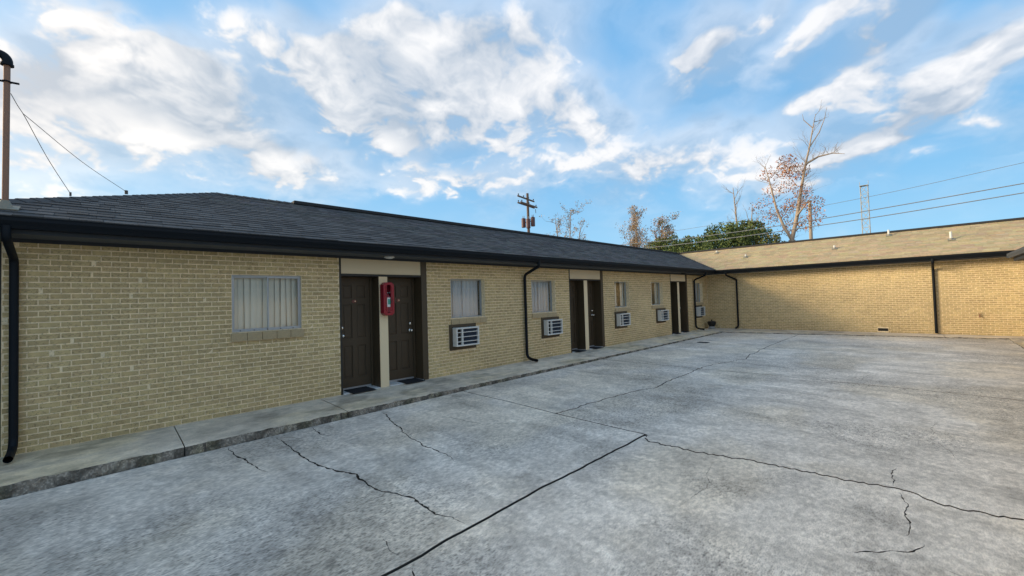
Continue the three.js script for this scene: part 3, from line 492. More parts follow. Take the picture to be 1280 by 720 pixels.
// ---------------------------------------------------------------- the long wing (left), local u = distance along, z = out of the wall
const WINS = [[1.265, 2.215, 'slider'], [5.18, 6.13, 'drapes'], [7.71, 8.65, 'drapes'], [11.64, 12.57, 'parted'], [14.14, 15.05, 'parted'], [18.08, 18.96, 'drapes']];
const BAYS = [[2.83, 4.58], [9.28, 10.98], [15.73, 17.30]];
const ACS = [[5.11, 5.82], [8.04, 8.75], [11.60, 12.33], [14.45, 15.19], [18.0, 18.78]];
{
  const wing = thing('motel_wing', 'long single-storey tan brick motel wing with dark shingle roof, brown doors and air conditioners', 'building');
  wing.rotation.y = Math.PI / 2; wing.updateMatrixWorld(true);
  const holes = [...WINS.map(([a, b]) => [a, b, 1.19, 2.04]), ...BAYS.map(([a, b]) => [a, b, -0.2, WALL_TOP - 0.001])];
  const acHoles = ACS.map(([a, b]) => [a + 0.06, b - 0.06, 0.57, 1.0]);
  const wall = wallMesh(wing, -0.86, LW, WALL_TOP, [...WINS.map(([a, b]) => [a, b, 1.19, 2.04]), ...BAYS.map(([a, b]) => [a, b, -0.2, WALL_TOP - 0.001]), ...acHoles]);
  const cuts = [...WINS.map(([a, b]) => [a, b, 1.19, 2.04]), ...WINS.map(([a, b]) => [a - 0.016, b + 0.026, 1.05, 1.19]), ...BAYS.map(([a, b]) => [a, b, -0.2, 3]), ...ACS.map(([a, b]) => [a - 0.004, b + 0.004, 0.51, 1.055])];
  brickwork(wall, layBricks(-0.858, LW - 0.002, WALL_TOP, cuts), 300);
  for (const [a, b] of BAYS) doorBay(wing, a, b);
  for (const [a, b, k] of WINS) window_(wing, a, b, k);
  // end and back walls
  mesh('end_wall', bx(-0.858, -0.66, -0.25, WALL_TOP, -4.6, -0.201), M.mortar, wing);
  mesh('back_wall', bx(-0.858, 24, -0.25, WALL_TOP, -4.8, -4.602), M.mortar, wing);
  mesh('ceiling', bx(-0.66, 23.9, 2.405, 2.42, -4.6, -0.2), M.darkTrim, wing); mesh('far_wall', bx(23.8, 24, -0.25, 2.404, -4.6, -0.2), M.mortar, wing);
  // roof: sheathing, slopes, hip end, shingles
  const y = (z) => roofY(z) - 0.004, eA = [-1.46, y(0.52), 0.52], eB = [18.98, y(0.52), 0.52], rD = [1.46, y(RIDGE_Z), RIDGE_Z], rC = [21.8, y(RIDGE_Z), RIDGE_Z], bF = [-1.46, y(0.52), -5.12], bE = [24.6, y(0.52), -5.12];
  const roof = mesh('roof', polys([[eA, eB, rC, rD], [rD, rC, bE, bF], [eA, rD, bF]]), M.deck, wing);
  const lower = (p) => [p[0], p[1] - 0.04, p[2]];
  mesh('sheathing', polys([[eA, eB, rC, rD].map(lower).reverse(), [rD, rC, bE, bF].map(lower).reverse(), [eA, rD, bF].map(lower).reverse()]), M.deck, roof);
  layShingles(roof, (t) => -1.44 + 2.9 * t, (t) => 18.9 + 2.9 * t, VLEN - 0.02, M.slate.map((m) => [m.color.r, m.color.g, m.color.b]), 300, M.slate);
  capRow(roof, [-1.46, EAVE_Y + 0.01, 0.6], [1.46, RIDGE_Y + 0.01, RIDGE_Z], 0.13, M.slate[1], 'hip_cap');
  capRow(roof, [1.46, RIDGE_Y + 0.005, RIDGE_Z], [2.77, RIDGE_Y + 0.005, RIDGE_Z], 0.14, M.slate[1], 'ridge_cap');
  mesh('ridge_vent', rbx(2.77, 21.6, RIDGE_Y - 0.03, RIDGE_Y + 0.05, RIDGE_Z - 0.13, RIDGE_Z + 0.13, 0.02), M.ridge, roof);
  // valley flashing against the cross wing
  { const a = V(18.86, EAVE_Y + 0.02, 0.62), b = V(21.8, RIDGE_Y + 0.02, RIDGE_Z); mesh('valley_flashing', polys([[[a.x - 0.07, a.y, a.z - 0.02], [a.x + 0.07, a.y, a.z + 0.02], [b.x + 0.07, b.y, b.z + 0.02], [b.x - 0.07, b.y, b.z - 0.02]]]), M.ridge, roof); }
  mesh('fascia', bx(-1.46, 18.98, 2.40, 2.56, 0.455, 0.478), M.fascia, wing);
  mesh('fascia', bx(-1.46, -1.44, 2.40, 2.56, -5.1, 0.454), M.fascia, wing);
  for (let k = 0; k < 7; k++) mesh('soffit_panel', bx(-1.435 + k * 2.912, -1.435 + (k + 1) * 2.912 - 0.006, 2.402, 2.42, -0.15, 0.453), M.soffit, wing);
  mesh('soffit_panel', bx(-1.435, -0.662, 2.402, 2.42, -4.9, -0.152), M.soffit, wing);
  mesh('frieze_board', bx(-0.86, 18.9, 2.36, 2.401, 0.008, 0.03), M.fascia, wing);
  gutterRun(wing, -1.48, 18.9);
  downspout(wing, -0.765); downspout(wing, 7.41); downspout(wing, 17.93);
}
// ---------------------------------------------------------------- the cross wing (far), local u = x, z = out of the wall
{
  const wing = thing('cross_wing', 'low tan brick wing across the courtyard end under a sunlit tan shingle roof', 'building');
  wing.position.set(0, 0, -LW); wing.updateMatrixWorld(true);
  const wall = wallMesh(wing, 0.001, 16, WALL_TOP, []);
  brickwork(wall, layBricks(0.01, 16, WALL_TOP, [[5.79, 6.07, 0.05, 0.155]]), 0);
  mesh('end_wall', bx(15.8, 16, -0.25, WALL_TOP, -4.6, -0.201), M.mortar, wing); mesh('back_wall', bx(-4.6, 16, -0.25, WALL_TOP, -4.8, -4.601), M.mortar, wing);
  const y = (z) => roofY(z) - 0.004, eA = [0.52, y(0.52), 0.52], eB = [16.4, y(0.52), 0.52], rD = [-2.3, y(RIDGE_Z), RIDGE_Z], rC = [16.4, y(RIDGE_Z), RIDGE_Z], bF = [-5.12, y(0.52), -5.12], bE = [16.4, y(0.52), -5.12];
  const roof = mesh('roof', polys([[eA, eB, rC, rD], [rD, rC, bE, bF]]), M.deckTan, wing), lower = (p) => [p[0], p[1] - 0.04, p[2]];
  mesh('sheathing', polys([[eA, eB, rC, rD].map(lower).reverse(), [rD, rC, bE, bF].map(lower).reverse(), [eB, bE, rC]]), M.deck, roof);
  layShingles(roof, (t) => 0.6 - 2.9 * t, () => 16.4, VLEN - 0.02, [[0.59, 0.46, 0.265], [0.54, 0.42, 0.245], [0.63, 0.495, 0.29], [0.50, 0.39, 0.23], [0.57, 0.44, 0.255]], 0);
  mesh('ridge_vent', rbx(-2.2, 16.4, RIDGE_Y - 0.03, RIDGE_Y + 0.05, RIDGE_Z - 0.13, RIDGE_Z + 0.13, 0.02), M.ridge, roof);
  mesh('fascia', bx(0.5, 16.4, 2.40, 2.56, 0.455, 0.478), M.fascia, wing);
  for (let k = 0; k < 5; k++) mesh('soffit_panel', bx(0.48 + k * 3.18, 0.48 + (k + 1) * 3.18 - 0.006, 2.402, 2.42, -0.15, 0.453), M.fascia, wing);
  mesh('soffit_panel', bx(0.0, 0.474, 2.402, 2.42, -0.15, 0.9), M.fascia, wing);
  gutterRun(wing, 0.6, 16.4);
  downspout(wing, 1.27, true, -0.26); downspout(wing, 7.24, false);
  // plumbing vents through the shingles
  for (const [x, z, h] of [[-0.09, -1.71, 0.13], [1.45, -0.75, 0.12], [4.58, -0.86, 0.13], [6.12, -1.86, 0.22], [7.71, -0.77, 0.27]]) {
    const v = sub('roof_vent', wing), yb = roofY(z), t = new THREE.CylinderGeometry(0.034, 0.034, h + 0.08, 14); t.translate(x, yb + h / 2 - 0.02, z); mesh('pipe', t, M.white, v);
    const fl = bx(-0.08, 0.08, 0, 0.012, -0.10, 0.10); fl.rotateX(Math.atan(PITCH)); fl.translate(x, yb + 0.02, z); mesh('flashing', fl, M.lead, v);
    const bt = new THREE.CylinderGeometry(0.038, 0.06, 0.06, 14); bt.translate(x, yb + 0.04, z); mesh('boot', bt, M.lead, v);
  }
  const cv = sub('crawl_vent', wing); mesh('vent_box', bx(5.795, 6.065, 0.055, 0.15, -0.01, 0.004), M.black, cv); for (let k = 0; k < 3; k++) mesh('louvre', bx(5.80, 6.06, 0.066 + k * 0.03, 0.078 + k * 0.03, 0.004, 0.013), M.darkTrim, cv);
  mesh('ceiling', bx(-4.5, 15.8, 2.405, 2.42, -4.6, -0.2), M.darkTrim, wing);
  const hb = sub('hose_bib', wing); mesh('spigot', join(rod([8.2, 0.62, 0.005], [8.2, 0.60, 0.075], 0.017), rod([8.2, 0.60, 0.07], [8.2, 0.555, 0.10], 0.014), rod([8.2, 0.62, 0.05], [8.2, 0.665, 0.05], 0.007)), M.rust, hb); mesh('handle', new THREE.TorusGeometry(0.026, 0.006, 6, 16).rotateX(Math.PI / 2).translate(8.2, 0.668, 0.05), M.rust, hb);
}
// ---------------------------------------------------------------- the wing along the east side: its eave corner shows at the frame edge
{
  const wing = thing('east_wing', 'motel wing whose grey gutter end juts in front of the cross wing eave', 'building');
  wing.position.set(9.9, 0, -18.3); wing.rotation.y = -Math.PI / 2; wing.updateMatrixWorld(true);     // local u = +z (towards the front), out = -x
  const wall = wallMesh(wing, 0.0, 17, 2.22, []); brickwork(wall, layBricks(0.01, 17, 2.22, []), 0);
  mesh('end_wall', bx(0, 0.2, -0.25, 2.22, -4.4, -0.201), M.mortar, wing); mesh('far_wall', bx(16.8, 17, -0.25, 2.22, -4.4, -0.201), M.mortar, wing); mesh('back_wall', bx(0, 17, -0.25, 2.22, -4.6, -4.401), M.mortar, wing);
  const R = (z) => 2.44 + 0.22 * (1.16 - z), p = [[-0.02, R(1.1), 1.1], [17.4, R(1.1), 1.1], [17.4, R(-2.2), -2.2], [-0.02, R(-2.2), -2.2]], q = [[-0.02, R(-2.2), -2.2], [17.4, R(-2.2), -2.2], [17.4, R(1.1), -5.5], [-0.02, R(1.1), -5.5]], lo = (a) => [a[0], a[1] - 0.05, a[2]];
  const roof = mesh('roof', polys([p, q]), M.deckTan, wing); mesh('sheathing', polys([p.map(lo).reverse(), q.map(lo).reverse(), [p[0], p[3], lo(p[3]), lo(p[0])]]), M.ridge, roof);
  mesh('fascia', bx(-0.02, 17.4, 2.25, 2.42, 1.03, 1.058), M.fascia, wing); mesh('soffit_panel', bx(-0.02, 17.4, 2.225, 2.248, -0.1, 1.057), M.fascia, wing);
  const g = gutterRun(wing, -0.03, 17.4, 2.44, 1.18); g.material = M.soffit; mesh('gutter_end_cap', bx(-0.045, -0.031, 2.32, 2.44, 1.062, 1.18), M.soffit, wing);
}
// ---------------------------------------------------------------- sun blocker: unseen low building added behind the viewpoint to shade the lot
{
  const wing = thing('added_sun_blocker', 'added unseen low building behind the viewpoint that blocks the sun from the lot', 'building');
  mesh('wall', bx(-8, 2.0, -0.3, 2.6, 3.6, 3.8), M.mortar, wing); mesh('front_wall', bx(-8, 2.0, -0.3, 2.6, 8.2, 8.4), M.mortar, wing); mesh('end_wall', bx(-8, -7.8, -0.3, 2.6, 3.801, 8.199), M.mortar, wing); mesh('side_wall', bx(1.8, 2.0, -0.3, 2.6, 3.801, 8.199), M.mortar, wing);
  mesh('roof', polys([[[-8.5, 2.6, 3.1], [2.5, 2.6, 3.1], [2.5, 3.85, 6], [-8.5, 3.85, 6]].reverse(), [[-8.5, 3.85, 6], [2.5, 3.85, 6], [2.5, 2.6, 8.9], [-8.5, 2.6, 8.9]].reverse(), [[2.5, 2.6, 3.1], [2.5, 2.6, 8.9], [2.5, 3.85, 6]], [[-8.5, 2.6, 3.1], [-8.5, 3.85, 6], [-8.5, 2.6, 8.9]], [[-8.5, 2.58, 3.1], [2.5, 2.58, 3.1], [2.5, 2.58, 8.9], [-8.5, 2.58, 8.9]]]), M.deck, wing);
  mesh('fascia', bx(-8.5, 2.5, 2.44, 2.6, 3.07, 3.098), M.fascia, wing);
}
console.log('buildings done');

// ---------------------------------------------------------------- things on and beside the long wing
const onWing = (g, u = 0) => { g.rotation.y = Math.PI / 2; g.position.set(0, 0, -u); return g; };
{
  const labels = ['white window air conditioner in brown frame nearest the red extinguisher cabinet', 'white window air conditioner in a brown frame just right of the mid-wall downspout', 'white window air conditioner just past the second pair of brown doors', 'white window air conditioner just before the last pair of brown doors', 'white window air conditioner half hidden behind the last downspout near the inner corner'];
  ACS.forEach(([a, b], i) => {
    const w = b - a, g = onWing(thing('air_conditioner', labels[i], 'air conditioner', 'air conditioners under the windows'), a);
    mesh('mounting_frame', join(bx(0, w, 0.51, 0.57, -0.05, 0.03), bx(0, w, 0.995, 1.055, -0.05, 0.03), bx(0, 0.085, 0.57, 0.995, -0.05, 0.03), bx(w - 0.05, w, 0.57, 0.995, -0.05, 0.03)), M.brown, g);
    const x0 = 0.07, x1 = w - 0.02, y0 = 0.592, y1 = 0.985, z = 0.17, t = 0.03;
    mesh('case', join(rbx(x0, x1, y1 - t, y1, -0.2, z), rbx(x0, x1, y0, y0 + t, -0.2, z), bx(x0 + 0.002, x0 + t, y0 + t - 0.01, y1 - t + 0.01, -0.2, z - 0.003), bx(x1 - t, x1 - 0.002, y0 + t - 0.01, y1 - t + 0.01, -0.2, z - 0.003)), M.white, g);
    mesh('coil', bx(x0 + t, x1 - t, y0 + t, y1 - t, -0.19, z - 0.07), M.black, g);
    mesh('divider', bx(x0 + 0.15, x0 + 0.178, y0 + t, y1 - t, z - 0.05, z - 0.002), M.white, g);
    for (let k = 1; k < 4; k++) mesh('grille_bar', bx(x0 + t, x1 - t, y0 + k * (y1 - y0) / 4 - 0.0065, y0 + k * (y1 - y0) / 4 + 0.0065, z - 0.045, z - 0.006), M.white, g);
    for (let k = 0; k < 4; k++) for (let m = 0; m < 3; m++) { const s = bx(x0 + 0.19, x1 - t - 0.002, -0.012, 0.012, -0.002, 0.002); s.rotateX(0.7); s.translate(0, y0 + (k + 0.26 + m * 0.24) * (y1 - y0) / 4, z - 0.052); mesh('fin', s, M.louvre, g); }
  });
}
{ // red cabinet on the post between the first two doors
  const u0 = 3.575, u1 = 3.775, y0 = 1.335, y1 = 1.93, D = 0.15, g = onWing(thing('extinguisher_cabinet', 'red wall cabinet on the cream post between the first two brown doors', 'cabinet'));
  const c = 0.04, oct = (i) => [[u0 + c + i, y0 + i], [u1 - c - i, y0 + i], [u1 - i, y0 + c + i], [u1 - i, y1 - c - i], [u1 - c - i, y1 - i], [u0 + c + i, y1 - i], [u0 + i, y1 - c - i], [u0 + i, y0 + c + i]].map((p) => new THREE.Vector2(...p));
  const sh = new THREE.Shape(oct(0)); sh.holes.push(new THREE.Path(oct(0.032)));
  const body = new THREE.ExtrudeGeometry(sh, { depth: D - 0.03, bevelEnabled: true, bevelThickness: 0.01, bevelSize: 0.008, bevelSegments: 2 }); body.translate(0, 0, 0.022);
  mesh('housing', body, M.red, g);
  const bk = new THREE.ExtrudeGeometry(new THREE.Shape(oct(0.02)), { depth: 0.012, bevelEnabled: false }); bk.translate(0, 0, 0.012); mesh('back_plate', bk, M.redDark, g);
  mesh('door_frame', join(bx(u0 + 0.045, u0 + 0.06, y0 + 0.06, y1 - 0.06, D - 0.012, D), bx(u1 - 0.06, u1 - 0.045, y0 + 0.06, y1 - 0.06, D - 0.012, D), bx(u0 + 0.06, u1 - 0.06, y0 + 0.13, y0 + 0.145, D - 0.012, D)), M.red, g);
  mesh('lower_panel', bx(u0 + 0.06, u1 - 0.06, y0 + 0.05, y0 + 0.13, D - 0.010, D - 0.002), M.red, g);
  const e = onWing(thing('fire_extinguisher', 'small fire extinguisher with green and white label inside the red cabinet', 'extinguisher')), um = (u0 + u1) / 2 - 0.005;
  const bot = new THREE.LatheGeometry([[0.001, 0], [0.045, 0], [0.052, 0.012], [0.052, 0.27], [0.044, 0.305], [0.022, 0.325], [0.018, 0.345], [0.001, 0.346]].map((p) => new THREE.Vector2(...p)), 20); bot.translate(um, y0 + 0.05, 0.10); mesh('cylinder', bot, M.redDark, e);
  const band = new THREE.CylinderGeometry(0.0535, 0.0535, 0.17, 20, 1, true); band.translate(um, y0 + 0.235, 0.10); mesh('label_band', band, M.white, e);
  const gl = new THREE.CylinderGeometry(0.0545, 0.0545, 0.10, 12, 1, true, -0.35, 1.2); gl.translate(um, y0 + 0.245, 0.10); mesh('green_label', gl, M.green, e);
  mesh('lever', join(rod([um - 0.01, y0 + 0.40, 0.10], [um + 0.07, y0 + 0.425, 0.11], 0.009), rod([um - 0.01, y0 + 0.405, 0.10], [um - 0.06, y0 + 0.385, 0.115], 0.009), rod([um, y0 + 0.39, 0.10], [um, y0 + 0.42, 0.10], 0.016)), M.steel, e);
  mesh('hose', tube([[um - 0.01, y0 + 0.405, 0.11], [um + 0.055, y0 + 0.40, 0.13], [um + 0.07, y0 + 0.33, 0.14], [um + 0.06, y0 + 0.22, 0.145]], 0.010), M.black, e);
}
{ // door mats on the thresholds
  const L = ['black rubber doormat at the first brown door beside the bare brick wall', 'black rubber doormat at the brown door right of the red cabinet', 'black rubber doormat at the left door of the second pair', 'black rubber doormat at the right door of the second pair', 'black rubber doormat at the left door of the last pair', 'black rubber doormat at the right door of the last pair'];
  [[2.97, 3.39], [4.0, 4.40], [9.42, 9.80], [10.28, 10.66], [15.86, 16.22], [16.68, 17.04]].forEach(([a, b], i) => {
    const g = onWing(thing('doormat', L[i], 'doormat', 'black doormats'), a), w = b - a;
    mesh('pad', rbx(0, w, 0.015, 0.027, -0.235, 0.165, 0.005), M.rubber, g);
    for (let k = 0; k < 9; k++) mesh('rib', bx(0.02, w - 0.02, 0.0265, 0.031, -0.215 + k * 0.042, -0.197 + k * 0.042), M.rubber, g);
    g.rotation.y += [0.03, -0.02, 0.02, -0.03, 0.01, 0.02][i];
  });
}
{ // squat dark pot in the inner corner
  const g = thing('pot', 'squat black pot with lid knob standing on a grey stand in the inner corner', 'pot'); g.position.set(0.30, -0.004, -LW + 0.42);
  mesh('bowl', new THREE.LatheGeometry([[0.001, 0.10], [0.10, 0.10], [0.145, 0.15], [0.175, 0.23], [0.178, 0.27], [0.19, 0.285], [0.19, 0.305], [0.172, 0.31], [0.16, 0.30], [0.001, 0.295]].map((p) => new THREE.Vector2(...p)), 28), M.pot, g);
  mesh('lid', new THREE.LatheGeometry([[0.165, 0.302], [0.15, 0.325], [0.08, 0.345], [0.03, 0.35], [0.02, 0.37], [0.035, 0.385], [0.03, 0.40], [0.001, 0.405]].map((p) => new THREE.Vector2(...p)), 24), M.pot, g);
  mesh('stand', new THREE.LatheGeometry([[0.001, 0], [0.15, 0], [0.155, 0.02], [0.13, 0.06], [0.11, 0.102], [0.001, 0.104]].map((p) => new THREE.Vector2(...p)), 24), M.stoneGrey, g);
}
{ // soffit lights, off by day
  const L = ['small white soffit light above the first pair of brown doors', 'small dark soffit lantern above the last pair of brown doors'];
  [[3.62, M.white], [16.3, M.black]].forEach(([u, m], i) => {
    const g = onWing(thing('soffit_light', L[i], 'light fixture'), u), z = 0.30, c = new THREE.CylinderGeometry(0.085, 0.095, 0.022, 24); c.translate(0, 2.390, z); mesh('base_plate', c, m, g);
    const d = new THREE.SphereGeometry(0.072, 20, 8, 0, Math.PI * 2, Math.PI / 2, Math.PI / 2); d.scale(1, 0.3, 1); d.translate(0, 2.379, z); mesh('diffuser', d, i ? M.darkTrim : M.white, g);
  });
}
{ // small iron drain in the lot by the inner corner
  const g = thing('drain_grate', 'small dark iron drain grate in the concrete near the inner corner', 'drain'); g.position.set(1.85, lotY(13.95) + 0.002, -13.95);
  mesh('frame', join(bx(-0.16, 0.16, 0, 0.008, -0.14, -0.12), bx(-0.16, 0.16, 0, 0.008, 0.12, 0.14), bx(-0.16, -0.14, 0, 0.008, -0.12, 0.12), bx(0.14, 0.16, 0, 0.008, -0.12, 0.12)), M.black, g);
  mesh('sump', bx(-0.14, 0.14, 0.0005, 0.002, -0.12, 0.12), M.black, g); for (let k = 0; k < 6; k++) mesh('grate_bar', bx(-0.128 + k * 0.046, -0.108 + k * 0.046, 0.002, 0.008, -0.119, 0.119), M.darkTrim, g);
}
{ // dark board fence running on from the long wing's near corner
  const g = thing('board_fence', 'dark board fence running on from the near corner of the long wing', 'fence');
  for (let k = 0; k < 9; k++) mesh('board', bx(-0.16, -0.135, -0.25, 2.36 + rr(-0.01, 0.01), 0.864 + k * 0.142, 0.864 + k * 0.142 + 0.137), M.darkTrim, g);
  for (const y of [0.35, 1.65]) mesh('rail', bx(-0.21, -0.161, y, y + 0.08, 0.88, 2.17), M.darkTrim, g);
}
{ // service mast on the near end of the roof
  const g = thing('service_mast', 'rusty pipe mast with black weatherhead and guy wires on the dark roof', 'mast'), x = 0.36, z = 0.797;
  mesh('pipe', rod([x - 0.01, 2.45, z], [x + 0.012, 4.23, z - 0.012], 0.025, 0.025, 18), M.rust, g);
  const X = x + 0.012, Z = z - 0.012;
  // hood: a bent elbow that turns down towards the front
  const hood = tube([[X, 4.20, Z], [X, 4.26, Z], [X - 0.004, 4.30, Z + 0.02], [X - 0.008, 4.318, Z + 0.06], [X - 0.008, 4.295, Z + 0.10], [X - 0.008, 4.265, Z + 0.115]], 0.041, 16, 30); mesh('weatherhead', hood, M.gutter, g);
  mesh('hood_collar', new THREE.CylinderGeometry(0.05, 0.05, 0.02, 20).translate(X, 4.212, Z), M.gutter, g);
  mesh('hood_mouth', new THREE.SphereGeometry(0.04, 16, 10).translate(X - 0.008, 4.264, Z + 0.116), M.black, g);
  mesh('bracket', join(rod([X - 0.02, 4.03, Z + 0.12], [X + 0.01, 4.03, Z - 0.085], 0.011, 0.011, 10), new THREE.TorusGeometry(0.03, 0.008, 8, 20).rotateX(Math.PI / 2).translate(X, 4.03, Z)), M.gutter, g);
  const gy = V(X, 3.91, Z - 0.026), kn = gy.clone().lerp(V(-0.776, 3.16, 0.38), 0.17);
  mesh('guy_wire', tube([gy, gy.clone().lerp(kn, 0.6).add(V(0, -0.008, 0)), kn, kn.clone().lerp(V(-0.776, 3.13, 0.38), 0.5).add(V(0.01, -0.02, 0.008)), V(-0.776, 3.13, 0.38)], 0.0034, 6, 40), M.wire, g);
  mesh('guy_wire', tube([kn, kn.clone().lerp(V(-1.339, 3.37, -0.172), 0.5).add(V(0, -0.05, 0)), V(-1.339, 3.365, -0.172)], 0.0034, 6, 40), M.wire, g);
  mesh('anchor', rod([-1.339, 3.33, -0.172], [-1.339, 3.385, -0.172], 0.02), M.wire, g); mesh('anchor', rod([-0.776, 3.10, 0.38], [-0.776, 3.15, 0.38], 0.011), M.wire, g);
  const boot = new THREE.CylinderGeometry(0.032, 0.07, 0.10, 18); boot.translate(x - 0.008, 2.71, z); mesh('boot', boot, M.lead, g);
  const fl = bx(-0.085, 0.085, -0.006, 0.006, -0.10, 0.09); fl.rotateZ(-Math.atan(PITCH)); fl.translate(x, 2.685, z); mesh('flashing', fl, M.lead, g);
}
console.log('details done');

// ---------------------------------------------------------------- beyond the roofs: poles, wires, tower
{
  const g = thing('utility_pole', 'brown utility pole with two crossarms and three rusty transformers beyond the dark roof', 'utility pole'), bx0 = 7.153 - 0.6822 * 40, bz0 = -0.7312 * 40; g.position.set(bx0, 0, bz0);
  mesh('pole', rod([0.06, -0.4, 0], [0, 11.9, 0], 0.17, 0.12, 14), M.pole, g);
  const dir = V(0.70, 0, -0.71).multiplyScalar(0.55).add(V(-0.71, 0, -0.70).multiplyScalar(0.84)).normalize();
  const arm = (y, len, n, off) => { const a = dir.clone().multiplyScalar(-len / 2), b = dir.clone().multiplyScalar(len / 2), o = V(dir.z, 0, -dir.x).multiplyScalar(off); for (const p of [a, b]) { p.y = y; p.add(o); } const q = new THREE.BoxGeometry(len, 0.13, 0.10); q.rotateY(-Math.atan2(dir.z, dir.x)); q.translate(o.x, y, o.z); mesh('crossarm', q, M.pole, g); for (let k = 0; k < n; k++) { const t = (k + 0.15) / (n - 0.7) - 0.5; const p = dir.clone().multiplyScalar(len * t).add(o); mesh('insulator', join(rod([p.x, y + 0.06, p.z], [p.x, y + 0.16, p.z], 0.02), new THREE.CylinderGeometry(0.05, 0.065, 0.09, 10).translate(p.x, y + 0.19, p.z)), M.black, g); } };
  arm(11.4, 3.1, 4, 0.16); arm(10.75, 3.1, 5, 0.16); arm(10.75, 3.1, 3, -0.16);
  for (const [dx, dz, y] of [[-0.28, 0.28, 8.95], [0.28, -0.28, 9.05], [0.28, 0.30, 8.8]]) {
    const t = sub('transformer', g); const c = new THREE.LatheGeometry([[0.001, 0], [0.19, 0], [0.21, 0.03], [0.21, 0.80], [0.22, 0.82], [0.22, 0.86], [0.10, 0.92], [0.001, 0.93]].map((p) => new THREE.Vector2(...p)), 18); c.translate(dx * 1.15, y - 0.4, dz * 1.15); mesh('tank', c, M.transformer, t);
    mesh('bushing', join(rod([dx * 1.15 + 0.07, y + 0.48, dz * 1.15], [dx * 1.15 + 0.09, y + 0.75, dz * 1.15], 0.035, 0.02), rod([dx * 1.15 - 0.07, y + 0.48, dz * 1.15], [dx * 1.15 - 0.09, y + 0.75, dz * 1.15], 0.035, 0.02)), M.stoneGrey, t); mesh('bracket', rod([0, y + 0.1, 0], [dx, y + 0.1, dz], 0.04), M.black, t);
  }
  mesh('cutout', rod(dir.clone().multiplyScalar(1.5).setY(10.6), dir.clone().multiplyScalar(1.55).setY(10.2), 0.03), M.black, g);
}
{
  const g = thing('wooden_pole', 'short pale wooden pole standing in front of the red-leaved tree', 'utility pole'); g.position.set(1.32, 0, -35.5);
  mesh('pole', rod([0, -0.4, 0], [0.09, 7.88, 0], 0.13, 0.10, 12), M.paleWood, g); mesh('cap', new THREE.ConeGeometry(0.14, 0.08, 12).translate(0.09, 7.92, 0), M.paleWood, g);
}
{
  const L = ['upper thick power cable crossing in front of the round green tree', 'lower thick power cable crossing in front of the round green tree', 'thin topmost power line above the lattice tower'];
  [[[30, 7.0], [10.04, 5.73], [5.59, 5.47], [2.31, 5.31], [0.69, 5.25], [-3.91, 5.22], [-13, 5.5]], [[30, 6.6], [10.03, 5.34], [5.27, 5.08], [2.87, 5.0], [0.23, 4.92], [-5.56, 4.88], [-14, 5.1]], [[30, 8.6], [10.08, 6.59], [5.61, 6.17], [0, 5.9], [-6, 5.8]]].forEach((p, i) => {
    const w = mesh(numbered('power_line'), tube(p.map(([x, y]) => V(x, y, -27)), i === 2 ? 0.010 : 0.021, 6, 80), M.cable, scene); w.userData = { label: L[i], category: 'power line', group: 'overhead lines' };
  });
}
{
  const g = thing('lattice_tower', 'thin pale lattice tower far behind the tan roof', 'tower'), d = 150; g.position.set(7.153 - 0.0782 * d, 0, -0.9969 * d);
  const top = 30.2, w0 = 0.85, w1 = 0.8, n = 13, cor = (k, y) => { const w = lerp(w0, w1, y / top), c = [[1, 1], [1, -1], [-1, -1], [-1, 1]][k & 3]; return [c[0] * w, y, c[1] * w]; };
  for (let k = 0; k < 4; k++) mesh('leg', rod(cor(k, -0.4), cor(k, top), 0.065, 0.06, 6), M.tower, g);
  for (let k = 0; k < 4; k++) { const P = []; for (let i = 0; i < n; i++) { const a = top * i / n, b = top * (i + 1) / n; P.push(rod(cor(k + (i & 1), a), cor(k + 1 - (i & 1), b), 0.06, 0.06, 5), rod(cor(k, b), cor(k + 1, b), 0.05, 0.05, 5)); } mesh('bracing', join(P), M.tower, g); }
  mesh('top_platform', bx(-0.95, 0.95, top - 0.05, top + 0.03, -0.95, 0.95), M.tower, g); mesh('antenna', join(rod([-1, top, -1], [-1, top + 1.4, -1], 0.05), rod([1, top, 1], [1, top + 1.1, 1], 0.05)), M.tower, g);
}
